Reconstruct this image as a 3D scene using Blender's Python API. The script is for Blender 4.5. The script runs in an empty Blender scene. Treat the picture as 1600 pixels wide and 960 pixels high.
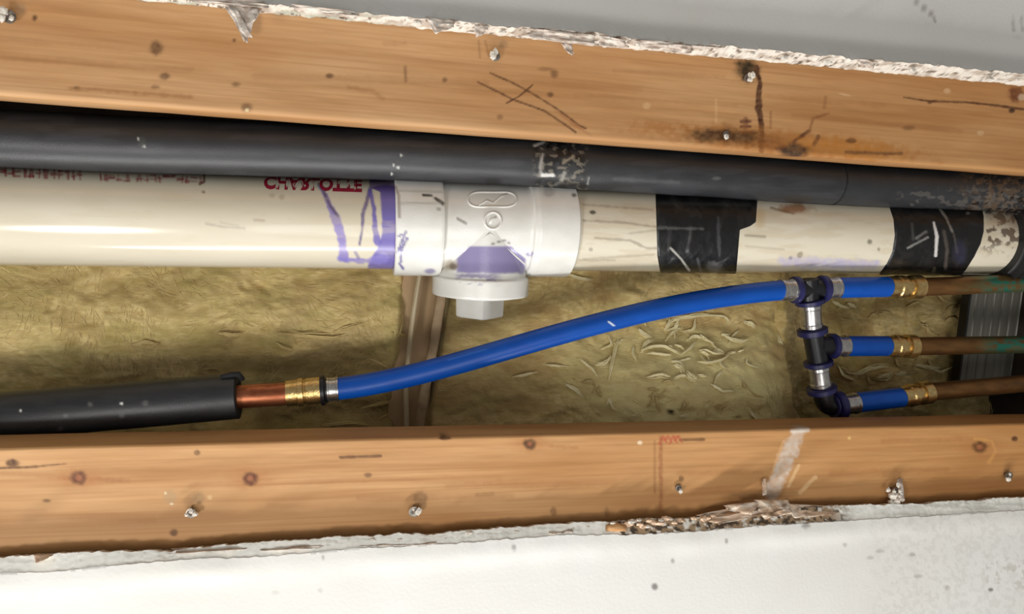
import bpy, bmesh, math, random
import numpy as np
from mathutils import Vector, Matrix

random.seed(7)
RNG = np.random.default_rng(11)
SC = bpy.context.scene
COL = SC.collection

# ------------------------------------------------------------------ camera
F = 1080.0                                    # focal length in pixels of a 1600 px wide frame
CX, CY = 800.0, 480.0
CZ = 1.35                                     # camera height
xd = np.array([4791.0, 87.0, F]); xd /= np.linalg.norm(xd)          # wall's long axis seen from the camera
zx = -(F * F + 87.0 * -150.0) / 4791.0
yd = np.array([zx, -150.0, F]); yd /= np.linalg.norm(yd)            # depth axis
dn = np.cross(yd, xd); up = -dn                                     # up axis


def ray(px, py):
    v = np.array([(px - CX) / F, (py - CY) / F, 1.0])
    return np.array([xd @ v, yd @ v, up @ v])


DIST = (F * 22.2e-3 / 36.0) * ray(430, 616)[1] - 0.065              # camera to the face of the timber
CAM = np.array([0.0, -DIST, CZ])


def at(px, py, Y):
    r = ray(px, py)
    t = (Y + DIST) / r[1]
    return CAM + r * t


def proj(P):
    """world points (N,3) -> photograph pixels (N,2) and depth; used to take measurements off the photograph"""
    d = np.asarray(P, float) - CAM
    x = d @ np.array([xd[0], yd[0], up[0]])
    y = d @ np.array([xd[1], yd[1], up[1]])
    z = d @ np.array([xd[2], yd[2], up[2]])
    return np.stack([CX + F * x / z, CY + F * y / z], -1), z


cd = bpy.data.cameras.new('camera')
cam = bpy.data.objects.new('camera', cd)
COL.objects.link(cam)
cd.sensor_width = 36.0
cd.lens = 36.0 * F / 1600.0
cd.clip_start = 0.01
R = Matrix(((xd[0], -xd[1], -xd[2]), (yd[0], -yd[1], -yd[2]), (up[0], -up[1], -up[2])))
cam.matrix_world = Matrix.Translation(Vector(CAM)) @ R.to_4x4()
SC.camera = cam

# ------------------------------------------------------------------ light and exposure
SC.view_settings.view_transform = 'Standard'
SC.view_settings.look = 'None'
SC.view_settings.gamma = 1.0
SC.view_settings.exposure = 0.08
SC.view_settings.use_curve_mapping = False
W = bpy.data.worlds.new('room_light')
SC.world = W
W.use_nodes = True
bg = W.node_tree.nodes['Background']
bg.inputs[0].default_value = (1.0, 0.97, 0.92, 1)
bg.inputs[1].default_value = 0.24


def area(name, loc, target, size, power, color, size_y=None):
    l = bpy.data.lights.new(name, 'AREA')
    l.shape = 'DISK' if size_y is None else 'RECTANGLE'
    l.size = size
    if size_y is not None: l.size_y = size_y
    l.energy = power
    l.color = color
    o = bpy.data.objects.new(name, l)
    COL.objects.link(o)
    o.location = loc
    o.rotation_euler = (Vector(target) - Vector(loc)).to_track_quat('-Z', 'Y').to_euler()
    return o


TG = tuple(at(700, 420, 0.0))
area('work_lamp', (-0.62, -0.98, CZ - 0.55), TG, 0.25, 5.6, (1.0, 0.98, 0.95))
area('tube_lamp', (-0.25, -0.48, CZ - 1.35), (-0.10, 0.0, CZ), 1.9, 25.0, (1.0, 0.99, 0.97), 0.045)
area('front_fill', (0.10, -1.55, CZ - 0.50), (0.1, 0, CZ), 0.9, 6.6, (1.0, 0.98, 0.95))  # added soft frontal fill to brighten the wool, no such lamp seen


# ------------------------------------------------------------------ small maths
def lin(c):
    c = np.asarray(c, float) / 255.0
    return np.where(c <= 0.04045, c / 12.92, ((c + 0.055) / 1.055) ** 2.4)


def L4(c):
    a = lin(c)
    return (float(a[0]), float(a[1]), float(a[2]), 1.0)


_tab = np.random.default_rng(5).random((256, 256))


def vn(x, y, seed=0):
    x = np.asarray(x, float) + seed * 37.17
    y = np.asarray(y, float) + seed * 11.93
    xi = np.floor(x).astype(int); yi = np.floor(y).astype(int)
    fx = x - xi; fy = y - yi
    fx = fx * fx * (3 - 2 * fx); fy = fy * fy * (3 - 2 * fy)
    a = _tab[xi & 255, yi & 255]; b = _tab[(xi + 1) & 255, yi & 255]
    c = _tab[xi & 255, (yi + 1) & 255]; d = _tab[(xi + 1) & 255, (yi + 1) & 255]
    return (a * (1 - fx) + b * fx) * (1 - fy) + (c * (1 - fx) + d * fx) * fy


def fbm(x, y, seed=0, octs=4):
    s = 0.0; a = 0.5; n = 0.0
    for i in range(octs):
        s = s + a * vn(np.asarray(x) * 2 ** i, np.asarray(y) * 2 ** i, seed + i * 3)
        n += a; a *= 0.5
    return s / n


def sstep(a, b, x):
    t = np.clip((np.asarray(x, float) - a) / (b - a), 0, 1)
    return t * t * (3 - 2 * t)


class Marks:
    """stains, print, scratches, paint and a few painted shadows on a surface, measured on the photograph and kept as vertex colour"""
    def __init__(self, P):
        self.P, _ = proj(P)
        self.rgb = np.zeros((len(P), 3)); self.a = np.zeros(len(P))

    def over(self, m, color):
        c = lin(color)
        na = m + self.a * (1 - m)
        self.rgb = np.where(na[:, None] > 1e-6, (c * m[:, None] + self.rgb * (self.a * (1 - m))[:, None]) / np.maximum(na, 1e-6)[:, None], self.rgb)
        self.a = na

    def line(self, pts, w, color, alpha=1.0, soft=1.0, jit=0.0, seed=0, fade=0.0):
        P = self.P; pts = np.asarray(pts, float)
        w = np.broadcast_to(np.asarray(w, float), (len(pts),))
        lo = pts.min(0) - w.max() - soft - jit - 2; hi = pts.max(0) + w.max() + soft + jit + 2
        idx = np.where(((P >= lo) & (P <= hi)).all(1))[0]
        if len(idx) == 0:
            return
        Q = P[idx]
        best = np.full(len(Q), 1e9)
        for i in range(len(pts) - 1):
            a, b = pts[i], pts[i + 1]
            t = np.clip(((Q - a) @ (b - a)) / max(((b - a) @ (b - a)), 1e-9), 0, 1)
            dd = np.linalg.norm(Q - (a + t[:, None] * (b - a)), axis=1) - 0.5 * (w[i] * (1 - t) + w[i + 1] * t)
            best = np.minimum(best, dd)
        if jit:
            best = best + jit * (fbm(Q[:, 0] / 7, Q[:, 1] / 7, seed) - 0.5) * 2
        m = np.zeros(len(P))
        k = alpha * (1 - sstep(-soft * 0.5, soft, best))
        if fade:
            k = k * (1 - fade * vn(Q[:, 0] / 5, Q[:, 1] / 5, seed + 2))
        m[idx] = k
        self.over(m, color)

    def blob(self, c, r, color, alpha=1.0, soft=0.4, jit=0.25, seed=0, ang=0.0):
        Q = self.P - np.asarray(c, float)
        ca, sa = math.cos(ang), math.sin(ang)
        u = (Q[:, 0] * ca + Q[:, 1] * sa) / r[0]; v = (-Q[:, 0] * sa + Q[:, 1] * ca) / r[1]
        d = np.sqrt(u * u + v * v) + jit * (fbm(self.P[:, 0] / 8, self.P[:, 1] / 8, seed) - 0.5) * 2
        self.over(alpha * (1 - sstep(1 - soft, 1 + soft, d)), color)

    def field(self, m, color):
        self.over(np.clip(m, 0, 1), color)


# ------------------------------------------------------------------ materials
def mat(name, base, second=None, scale=(30, 30, 30), rough=0.5, metal=0.0, bump=0.0, bscale=200.0, bstretch=(1, 1, 1),
        mark=True, spec=0.5, detail=4.0, coat=0.0, mark_rough=None, rvar=0.0, sheen=0.0, mixpos=(0.35, 0.65)):
    m = bpy.data.materials.new(name)
    m.use_nodes = True
    nt = m.node_tree; N = nt.nodes; LK = nt.links
    b = N['Principled BSDF']
    b.inputs['Roughness'].default_value = rough
    b.inputs['Metallic'].default_value = metal
    b.inputs['Specular IOR Level'].default_value = spec
    b.inputs['Coat Weight'].default_value = coat
    b.inputs['Sheen Weight'].default_value = sheen
    tc = N.new('ShaderNodeTexCoord')
    col = None
    mp = N.new('ShaderNodeMapping'); mp.inputs['Scale'].default_value = scale
    LK.new(tc.outputs['Object'], mp.inputs['Vector'])
    nz = N.new('ShaderNodeTexNoise'); nz.inputs['Scale'].default_value = 1.0; nz.inputs['Detail'].default_value = detail
    LK.new(mp.outputs['Vector'], nz.inputs['Vector'])
    mr = N.new('ShaderNodeMapRange'); mr.inputs['From Min'].default_value = mixpos[0]; mr.inputs['From Max'].default_value = mixpos[1]
    LK.new(nz.outputs['Fac'], mr.inputs['Value'])
    mx = N.new('ShaderNodeMix'); mx.data_type = 'RGBA'
    LK.new(mr.outputs['Result'], mx.inputs['Factor'])
    mx.inputs['A'].default_value = L4(base); mx.inputs['B'].default_value = L4(second if second is not None else base)
    col = mx.outputs['Result']
    if mark:
        at_ = N.new('ShaderNodeVertexColor'); at_.layer_name = 'mark'
        m2 = N.new('ShaderNodeMix'); m2.data_type = 'RGBA'
        LK.new(at_.outputs['Alpha'], m2.inputs['Factor'])
        LK.new(col, m2.inputs['A']); LK.new(at_.outputs['Color'], m2.inputs['B'])
        col = m2.outputs['Result']
        if mark_rough is not None:
            m3 = N.new('ShaderNodeMix'); m3.data_type = 'FLOAT'
            LK.new(at_.outputs['Alpha'], m3.inputs['Factor'])
            m3.inputs['A'].default_value = rough; m3.inputs['B'].default_value = mark_rough
            LK.new(m3.outputs['Result'], b.inputs['Roughness'])
    LK.new(col, b.inputs['Base Color'])
    if bump:
        mp2 = N.new('ShaderNodeMapping'); mp2.inputs['Scale'].default_value = tuple(bscale * s for s in bstretch)
        LK.new(tc.outputs['Object'], mp2.inputs['Vector'])
        n2 = N.new('ShaderNodeTexNoise'); n2.inputs['Scale'].default_value = 1.0; n2.inputs['Detail'].default_value = 3.0
        LK.new(mp2.outputs['Vector'], n2.inputs['Vector'])
        bp = N.new('ShaderNodeBump'); bp.inputs['Strength'].default_value = bump; bp.inputs['Distance'].default_value = 0.002
        LK.new(n2.outputs['Fac'], bp.inputs['Height'])
        LK.new(bp.outputs['Normal'], b.inputs['Normal'])
    return m


def wood_mat(name, light, dark, streak, seed):
    m = bpy.data.materials.new(name)
    m.use_nodes = True
    nt = m.node_tree; N = nt.nodes; LK = nt.links
    b = N['Principled BSDF']; b.inputs['Roughness'].default_value = 0.55; b.inputs['Specular IOR Level'].default_value = 0.3
    tc = N.new('ShaderNodeTexCoord')

    def noise(sc, detail, dist=0.0):
        mp = N.new('ShaderNodeMapping'); mp.inputs['Scale'].default_value = sc; mp.inputs['Location'].default_value = (seed, seed * 1.7, seed * 0.3)
        LK.new(tc.outputs['Object'], mp.inputs['Vector'])
        n = N.new('ShaderNodeTexNoise'); n.inputs['Scale'].default_value = 1.0; n.inputs['Detail'].default_value = detail
        n.inputs['Distortion'].default_value = dist
        LK.new(mp.outputs['Vector'], n.inputs['Vector'])
        return n.outputs['Fac']

    def rng(v, a, bb, c=0.0, d=1.0):
        r = N.new('ShaderNodeMapRange'); r.inputs['From Min'].default_value = a; r.inputs['From Max'].default_value = bb
        r.inputs['To Min'].default_value = c; r.inputs['To Max'].default_value = d
        LK.new(v, r.inputs['Value']); return r.outputs['Result']

    def mix(f, a, bb):
        x = N.new('ShaderNodeMix'); x.data_type = 'RGBA'
        LK.new(f, x.inputs['Factor'])
        for s, v in (('A', a), ('B', bb)):
            if isinstance(v, tuple): x.inputs[s].default_value = v
            else: LK.new(v, x.inputs[s])
        return x.outputs['Result']
    big = noise((5, 20, 22), 3, 0.4)
    fine = noise((4, 60, 330), 4, 0.3)
    mid = noise((2.2, 30, 95), 4, 0.8)
    c = mix(rng(big, 0.35, 0.68), L4(light), L4(dark))
    c = mix(rng(mid, 0.48, 0.72, 0, 0.55), c, L4(streak))
    c = mix(rng(fine, 0.5, 0.75, 0, 0.4), c, L4(streak))
    sx = N.new('ShaderNodeSeparateXYZ'); LK.new(tc.outputs['Object'], sx.inputs['Vector'])
    mu = N.new('ShaderNodeMix'); mu.data_type = 'RGBA'; mu.blend_type = 'MULTIPLY'
    LK.new(rng(sx.outputs['X'], -0.35, 0.75), mu.inputs['Factor']); LK.new(c, mu.inputs['A']); mu.inputs['B'].default_value = (0.84, 0.70, 0.50, 1)   # the boards turn redder along their length
    c = mu.outputs['Result']
    a = N.new('ShaderNodeVertexColor'); a.layer_name = 'mark'
    c = mix(a.outputs['Alpha'], c, a.outputs['Color'])
    LK.new(c, b.inputs['Base Color'])
    bp = N.new('ShaderNodeBump'); bp.inputs['Strength'].default_value = 0.18; bp.inputs['Distance'].default_value = 0.001
    LK.new(fine, bp.inputs['Height']); LK.new(bp.outputs['Normal'], b.inputs['Normal'])
    return m


M = {}
M['wood_up'] = wood_mat('pine_upper', (192, 151, 107), (177, 131, 85), (157, 109, 64), 3.0)
M['wood_low'] = wood_mat('pine_lower', (200, 155, 106), (182, 134, 84), (160, 110, 62), 9.0)
M['wall'] = mat('wall_paint', (213, 212, 208), (208, 206, 200), scale=(6, 6, 6), rough=0.6, bump=0.10, bscale=260, spec=0.3)
M['gypsum'] = mat('gypsum', (232, 226, 216), (205, 198, 186), scale=(120, 120, 120), rough=0.9, bump=0.6, bscale=500)
M['paper'] = mat('torn_paper', (236, 212, 186), (206, 174, 146), scale=(90, 90, 200), rough=0.9, bump=0.4, bscale=500)
M['paper_white'] = mat('torn_paper_white', (226, 214, 202), (190, 172, 158), scale=(110, 110, 110), rough=0.9, bump=0.4, bscale=500)
M['pvc'] = mat('pvc', (220, 212, 192), (212, 203, 181), scale=(7, 30, 30), rough=0.15, spec=0.5, mark_rough=0.3)
M['pvc_fit'] = mat('pvc_fitting', (231, 230, 225), (221, 219, 211), scale=(30, 40, 40), rough=0.22, spec=0.5, bump=0.05, bscale=500)
M['foam'] = mat('foam_rubber', (45, 46, 48), (39, 40, 42), scale=(30, 60, 60), rough=0.42, spec=0.45, bump=0.10, bscale=900)
M['foam_cut'] = mat('foam_rubber_cut', (30, 30, 31), (22, 22, 23), scale=(200, 200, 200), rough=0.8, mark=False)
M['tape'] = mat('black_tape', (13, 13, 14), (18, 18, 19), scale=(60, 40, 60), rough=0.38, spec=0.5, bump=0.5, bscale=70, bstretch=(1.0, 1, 0.6))
M['blue'] = mat('blue_tube', (2, 72, 164), (3, 78, 172), scale=(40, 90, 90), rough=0.38, spec=0.4)
M['copper'] = mat('copper', (186, 116, 82), (150, 88, 60), scale=(25, 120, 120), rough=0.38, metal=0.85)
M['copper_old'] = mat('copper_old', (138, 98, 56), (108, 76, 44), scale=(30, 100, 100), rough=0.45, metal=0.7)
M['brass'] = mat('brass', (228, 200, 140), (205, 170, 110), scale=(200, 200, 200), rough=0.22, metal=0.95, mark=False, bump=0.2, bscale=700)
M['steel'] = mat('steel_ring', (205, 203, 200), (180, 178, 176), scale=(200, 200, 200), rough=0.25, metal=0.95, mark=False)
M['plastic'] = mat('black_plastic', (20, 20, 24), (26, 26, 30), scale=(80, 80, 80), rough=0.35, mark=False)
M['plastic_blue'] = mat('navy_plastic', (36, 36, 84), (30, 30, 72), scale=(80, 80, 80), rough=0.38, mark=False)
M['fibre'] = mat('glass_wool', (232, 210, 152), (206, 180, 120), scale=(90, 90, 260), rough=1.0, spec=0.0, bump=0.35, bscale=420, bstretch=(0.4, 1, 1.6), sheen=0.15, detail=6.0)
M['strand'] = mat('glass_strand', (216, 194, 138), (196, 172, 114), scale=(50, 50, 50), rough=0.6, spec=0.3)
M['tuft'] = mat('wool_tuft', (252, 242, 198), (238, 224, 172), scale=(60, 60, 60), rough=0.4, spec=0.5, mark=False)
M['kraft'] = mat('facing_paper', (176, 152, 118), (150, 124, 92), scale=(60, 60, 60), rough=0.6, mark=False)
M['back'] = mat('back_board', (70, 56, 42), (52, 42, 32), scale=(20, 20, 20), rough=0.9, mark=False)
M['dark'] = mat('dark_rubber', (24, 24, 25), (18, 18, 18), scale=(60, 60, 60), rough=0.5, mark=False)
M['galv'] = mat('galvanised', (132, 130, 120), (112, 110, 100), scale=(160, 40, 6), rough=0.5, metal=0.4, mark=False)
M['screw'] = mat('screw_metal', (150, 142, 132), (120, 112, 104), scale=(300, 300, 300), rough=0.4, metal=0.8, mark=False)
M['soil'] = mat('soil', (46, 36, 28), (26, 21, 17), scale=(300, 300, 300), rough=0.95, mark=False)
M['print'] = mat('red_print', (158, 26, 56), (142, 22, 48), scale=(300, 300, 300), rough=0.5, mark=False)
M['chip'] = mat('wood_splinter', (206, 160, 110), (176, 128, 80), scale=(100, 100, 300), rough=0.8, mark=False)

# ------------------------------------------------------------------ object helpers
ORG = {}


def place(o, parent, origin):
    origin = np.asarray(origin, float)
    COL.objects.link(o)
    if parent is not None:
        o.parent = parent
        o.location = tuple(origin - ORG[parent.name])
    else:
        o.location = tuple(origin)
    ORG[o.name] = origin
    return o


def tag(o, label=None, cat=None, group=None, kind=None):
    for k, v in (('label', label), ('category', cat), ('group', group), ('kind', kind)):
        if v: o[k] = v
    return o


def empty(name, origin, label=None, cat=None, group=None, kind=None):
    o = bpy.data.objects.new(name, None)
    o.empty_display_size = 0.02
    place(o, None, origin)
    return tag(o, label, cat, group, kind)


def mesh(name, V, Fc, m, parent=None, origin=None, marks=None, smooth=True, mats=None, fm=None):
    V = np.asarray(V, float)
    if origin is None:
        origin = V.mean(0)
    me = bpy.data.meshes.new(name)
    me.from_pydata((V - origin).tolist(), [], Fc if isinstance(Fc, list) else Fc.tolist())
    me.materials.append(m)
    if mats:
        for x in mats: me.materials.append(x)
    if fm is not None:
        me.polygons.foreach_set('material_index', np.asarray(fm, np.int32))
    if smooth:
        me.polygons.foreach_set('use_smooth', np.ones(len(me.polygons), bool))
    if marks is not None:
        a = me.color_attributes.new('mark', 'FLOAT_COLOR', 'POINT')
        rgba = np.concatenate([marks.rgb, marks.a[:, None]], 1).astype(np.float32)
        a.data.foreach_set('color', rgba.ravel())
    me.update()
    return place(bpy.data.objects.new(name, me), parent, origin)


def gridfaces(nu, nv, close_v=False, flip=False):
    i, j = np.meshgrid(np.arange(nu - 1), np.arange(nv if close_v else nv - 1), indexing='ij')
    j2 = (j + 1) % nv
    q = np.stack([i * nv + j, i * nv + j2, (i + 1) * nv + j2, (i + 1) * nv + j], -1).reshape(-1, 4)
    return q[:, ::-1] if flip else q


def frames(P):
    P = np.asarray(P, float)
    T = np.gradient(P, axis=0); T /= np.linalg.norm(T, axis=1)[:, None]
    A = np.zeros_like(P); B = np.zeros_like(P)
    a = np.array([0, -1.0, 0])
    for i in range(len(P)):
        a = a - T[i] * (a @ T[i]); a = a / np.linalg.norm(a)
        A[i] = a; B[i] = np.cross(T[i], a)
    return T, A, B


def tube_geo(P, r, segs=48, caps=True):
    """ring 0 faces the camera side (-Y)"""
    P = np.asarray(P, float); r = np.broadcast_to(np.asarray(r, float), (len(P),))
    T, A, B = frames(P)
    th = np.linspace(0, 2 * np.pi, segs, endpoint=False)
    V = P[:, None, :] + r[:, None, None] * (np.cos(th)[None, :, None] * A[:, None, :] + np.sin(th)[None, :, None] * B[:, None, :])
    V = V.reshape(-1, 3)
    Fc = gridfaces(len(P), segs, True).tolist()
    if caps:
        Fc.append(list(range(segs))[::1]); Fc.append([(len(P) - 1) * segs + k for k in range(segs)][::-1])
    return V, Fc


def lathe_geo(a, d, prof, segs=48, caps=True, ref=(0, -1.0, 0)):
    """prof: list of (distance along the axis from a, radius)"""
    a = np.asarray(a, float); d = np.asarray(d, float); d = d / np.linalg.norm(d)
    e = np.asarray(ref, float)
    if abs(e @ d) > 0.95: e = np.array([1.0, 0, 0])
    e = e - d * (e @ d); e /= np.linalg.norm(e); f = np.cross(d, e)
    th = np.linspace(0, 2 * np.pi, segs, endpoint=False)
    ring = np.cos(th)[:, None] * e + np.sin(th)[:, None] * f
    V = np.concatenate([a + d * s + ring * r for s, r in prof])
    Fc = gridfaces(len(prof), segs, True).tolist()
    if caps:
        Fc.append(list(range(segs))); Fc.append([(len(prof) - 1) * segs + k for k in range(segs)][::-1])
    return V, Fc


def join(*geos):
    V = []; Fc = []; n = 0
    for v, f in geos:
        V.append(np.asarray(v)); Fc += [[i + n for i in q] for q in f]; n += len(v)
    return np.concatenate(V), Fc


def fix_normals(o):
    bm = bmesh.new(); bm.from_mesh(o.data)
    bmesh.ops.recalc_face_normals(bm, faces=bm.faces)
    bm.to_mesh(o.data); bm.free()
    return o


def sharp(o, deg=35):
    o.data.set_sharp_from_angle(angle=math.radians(deg))
    return o


def chunk(c, s, seed, n=3):
    """small irregular lump"""
    bm = bmesh.new()
    bmesh.ops.create_icosphere(bm, subdivisions=1 if n < 4 else 2, radius=1.0)
    r = np.random.default_rng(seed)
    ax = r.normal(size=(5, 3)); ax /= np.linalg.norm(ax, axis=1)[:, None]; ph = r.uniform(0.55, 0.95, 5)
    V = []
    for v in bm.verts:
        p = np.array(v.co)
        k = 1.0
        for a, h in zip(ax, ph):
            dd = p @ a
            if dd > h: k = min(k, h / dd)
        V.append(p * k * (0.9 + 0.2 * r.random()))
    bm.verts.index_update()
    Fc = [[v.index for v in f.verts] for f in bm.faces]
    bm.free()
    return np.array(V) * np.asarray(s) + np.asarray(c), Fc


XL = at(-330, 480, 0.05)[0]
XR = at(1800, 480, 0.05)[0]
X_AX = np.array([1.0, 0, 0])

# ------------------------------------------------------------------ setting: back of the cavity
zlo, zhi = CZ - 0.75, CZ + 0.62
YB = 0.215
Vb = [(XL - .1, YB, zlo), (XR + .2, YB, zlo), (XR + .2, YB, zhi), (XL - .1, YB, zhi),
      (XL - .1, 0.0, zlo), (XR + .2, 0.0, zlo), (XR + .2, 0.0, zhi), (XL - .1, 0.0, zhi)]
ob = mesh('wall_back', Vb, [[0, 1, 2, 3], [4, 5, 1, 0], [5, 6, 2, 1], [6, 7, 3, 2], [7, 4, 0, 3]], M['back'], smooth=False)
tag(ob, kind='structure')


# ------------------------------------------------------------------ drywall panels
def board_z(lo, hi, Y=0.0):
    a = at(lo[0], lo[1], Y); b = at(hi[0], hi[1], Y)
    return a, b


def edge_curve(pts, Y):
    """photograph points on the cut edge -> z as a function of x on the plane Y"""
    W_ = np.array([at(p[0], p[1], Y) for p in pts])
    return lambda x: np.interp(x, W_[:, 0], W_[:, 2])


Xs = np.arange(XL, XR + 0.1, 0.0012)
pxs = np.interp(Xs, [at(p, 480, 0)[0] for p in range(-400, 1900, 20)], list(range(-400, 1900, 20)))


def ragged(seed, amp, sc=0.006):
    return (fbm(Xs / sc, np.zeros_like(Xs) + seed, seed, 4) - 0.5) * 2 * amp


# lower panel: the cut edge faces up
lowF = edge_curve([(-140, 905), (0, 894), (100, 890), (200, 879), (300, 871), (400, 868), (500, 861), (560, 855), (700, 848), (800, 840),
                   (890, 834), (1000, 833), (1100, 828), (1200, 819), (1240, 818), (1300, 814), (1400, 807), (1500, 802), (1600, 796), (1760, 788)], -0.018)
lowB = edge_curve([(-140, 878), (0, 871), (50, 868), (140, 862), (280, 858), (400, 847), (500, 842), (560, 838), (700, 831), (800, 824),
                   (900, 815), (1000, 812), (1100, 808), (1200, 800), (1260, 793), (1320, 790), (1400, 788), (1500, 783), (1600, 777), (1760, 770)], -0.012)
zF = lowF(Xs) + ragged(3, 0.0016) + ragged(5, 0.0012, 0.025)
zB = lowB(Xs) + ragged(7, 0.0020) + ragged(9, 0.0018, 0.03)
rows = []
nY = lambda k: (fbm(Xs / 0.004, np.zeros_like(Xs) + k * 3.3, 20 + k, 3) - 0.5) * 2
rows.append(np.stack([Xs, np.full_like(Xs, -0.003), np.full_like(Xs, zlo)], 1))
rows.append(np.stack([Xs, np.full_like(Xs, -0.003), zB - 0.004], 1))
for k, t in enumerate((0.0, 0.12, 0.25, 0.4, 0.55, 0.7, 0.85, 0.95)):
    y = -0.0132 - 0.0045 * t
    z = zB * (1 - t) + zF * t + nY(k) * 0.0007 * (1 if 0 < t < 0.95 else 0.3)
    rows.append(np.stack([Xs, y + nY(k + 9) * 0.0005, z], 1))
rows.append(np.stack([Xs, np.full_like(Xs, -0.0182), zF - 0.0004], 1))
n_edge = len(rows)
zend = at(800, 1120, -0.018)[2]
for t in np.concatenate([np.linspace(0.001, 0.012, 6), np.linspace(0.015, 0.16, 90), [0.25, 0.4, 0.6]]):
    z = lowF(Xs) - t + (zF - lowF(Xs)) * np.exp(-t / 0.0035)
    swell = 0.0016 * np.exp(-((t - 0.012) / 0.012) ** 2) * (fbm(Xs / 0.05, np.zeros_like(Xs), 31, 3)) * 2
    rows.append(np.stack([Xs, -0.0185 - swell - 0.0004 * fbm(Xs / 0.03, np.full_like(Xs, t / 0.03), 8, 2), np.maximum(z, zlo)], 1))
Vw = np.concatenate(rows)
mk = Marks(Vw)
cut = np.zeros(len(rows)); cut[2:n_edge] = 1.0
cutv = np.repeat(cut, len(Xs))
pp = mk.P
mk.field(cutv * (0.55 + 0.45 * fbm(pp[:, 0] / 18, pp[:, 1] / 5, 4)), (238, 238, 230))
mk.field(cutv * sstep(0.5, 0.62, fbm(pp[:, 0] / 60, pp[:, 1] / 4, 14)) * 0.8, (240, 238, 230))
mk.field(cutv * sstep(0.60, 0.68, fbm(pp[:, 0] / 60, pp[:, 1] / 3, 15)) * 0.45, (176, 174, 162))
mk.field(cutv * sstep(930, 990, pp[:, 0]) * (1 - sstep(1290, 1340, pp[:, 0])) * sstep(0.3, 0.5, fbm(pp[:, 0] / 9, pp[:, 1] / 4, 16)), (158, 134, 106))
mk.field(cutv * sstep(940, 980, pp[:, 0]) * (1 - sstep(1300, 1340, pp[:, 0])) * sstep(0.53, 0.6, fbm(pp[:, 0] / 7, pp[:, 1] / 4, 17)), (72, 60, 48))
for c, r, a in (((1023, 917), (5, 5), .8), ((1051, 877), (3, 4), .5), ((1135, 846), (3, 4), .6), ((803, 856), (4, 5), .5), ((1548, 922), (4, 3), .8),
                ((1425, 867), (5, 3), .4), ((1360, 872), (5, 3), .3), ((1480, 919), (4, 4), .35), ((1435, 901), (7, 3), .35), ((505, 872), (3, 3), .5),
                ((500, 923), (4, 4), .2), ((1259, 822), (7, 4), .6), ((430, 927), (6, 4), .15), ((1375, 862), (6, 3), .3), ((1320, 852), (3, 3), .35)):
    mk.blob(c, r, (95, 90, 84), a, seed=int(c[0]))
mk.field(0.10 * sstep(0.52, 0.6, fbm(pp[:, 0] / 6, pp[:, 1] / 6, 41)) * sstep(1330, 1400, pp[:, 0]) * (1 - cutv), (120, 112, 100))
mk.field(0.35 * sstep(0.6, 0.68, fbm(pp[:, 0] / 8, pp[:, 1] / 8, 42)) * sstep(1530, 1550, pp[:, 0]) * sstep(860, 880, pp[:, 1]) * (1 - sstep(915, 930, pp[:, 1])), (150, 140, 120))
wl = mesh('wall_lower', Vw, gridfaces(len(rows), len(Xs)), M['wall'], marks=mk)
fix_normals(wl); sharp(wl, 50); tag(wl, kind='structure')

# upper panel: the cut edge faces down, the lip sags forward
upF = edge_curve([(-140, -52), (0, -38), (120, -24), (300, -6), (400, 4), (470, 12), (560, 22), (700, 32), (780, 40), (860, 46), (930, 53), (1000, 62), (1100, 70),
                  (1200, 79), (1300, 88), (1400, 98), (1500, 106), (1600, 116), (1760, 132)], -0.030)
upB = edge_curve([(-140, -30), (0, -20), (200, -1), (300, 8), (400, 19), (500, 29), (600, 39), (700, 49), (780, 56), (860, 64), (1000, 78), (1100, 87),
                  (1200, 97), (1300, 106), (1400, 116), (1500, 124), (1600, 134), (1760, 150)], -0.012)
zF2 = upF(Xs) + ragged(13, 0.0016) + ragged(15, 0.0016, 0.02)
zB2 = upB(Xs) + ragged(17, 0.0010) + ragged(19, 0.0008, 0.03)
rows = [np.stack([Xs, np.full_like(Xs, -0.003), np.full_like(Xs, zhi)], 1), np.stack([Xs, np.full_like(Xs, -0.003), zB2 + 0.004], 1)]
for k, t in enumerate((0.0, 0.15, 0.3, 0.45, 0.6, 0.75, 0.88, 0.96)):
    y = -0.012 - 0.0165 * t
    z = zB2 * (1 - t) + zF2 * t + nY(k + 40) * 0.0015 * (1 if 0 < t < 0.95 else 0.3)
    rows.append(np.stack([Xs, y + nY(k + 49) * 0.0008, z], 1))
rows.append(np.stack([Xs, np.full_like(Xs, -0.0292), zF2 + 0.0004], 1))
n_edge = len(rows)
band = np.interp(pxs, [0, 560, 800, 1000, 1200, 1400, 1600], [.020, .019, .019, .0185, .0205, .022, .021])
for t in np.concatenate([np.linspace(0.001, 0.05, 60), np.linspace(0.054, 0.2, 30), [0.3, 0.45]]):
    # the lip leans out of the wall plane over its first two centimetres, then a soft crease
    soft = np.log1p(np.exp((t - band) / 0.0028)) * 0.0028
    y = -0.0295 - 0.0004 * fbm(Xs / 0.03, np.full_like(Xs, t / 0.03), 18, 2) + 0.95 * (t - soft) + 0.015 * soft
    zz = upF(Xs) + t + (zF2 - upF(Xs)) * np.exp(-t / 0.0030)
    rows.append(np.stack([Xs, y, np.minimum(zz, zhi)], 1))
Vw = np.concatenate(rows)
mk = Marks(Vw); pp = mk.P
cut = np.zeros(len(rows)); cut[2:n_edge] = 1.0
cutv = np.repeat(cut, len(Xs))
mk.field(cutv, (226, 218, 206))
mk.field(cutv * sstep(0.5, 0.66, fbm(pp[:, 0] / 20, pp[:, 1] / 4, 44)) * 0.8, (176, 160, 144))
mk.field(cutv * (1 - sstep(520, 660, pp[:, 0])) * sstep(0.42, 0.55, fbm(pp[:, 0] / 40, pp[:, 1] / 6, 45)) * 0.7, (164, 168, 152))
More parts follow.
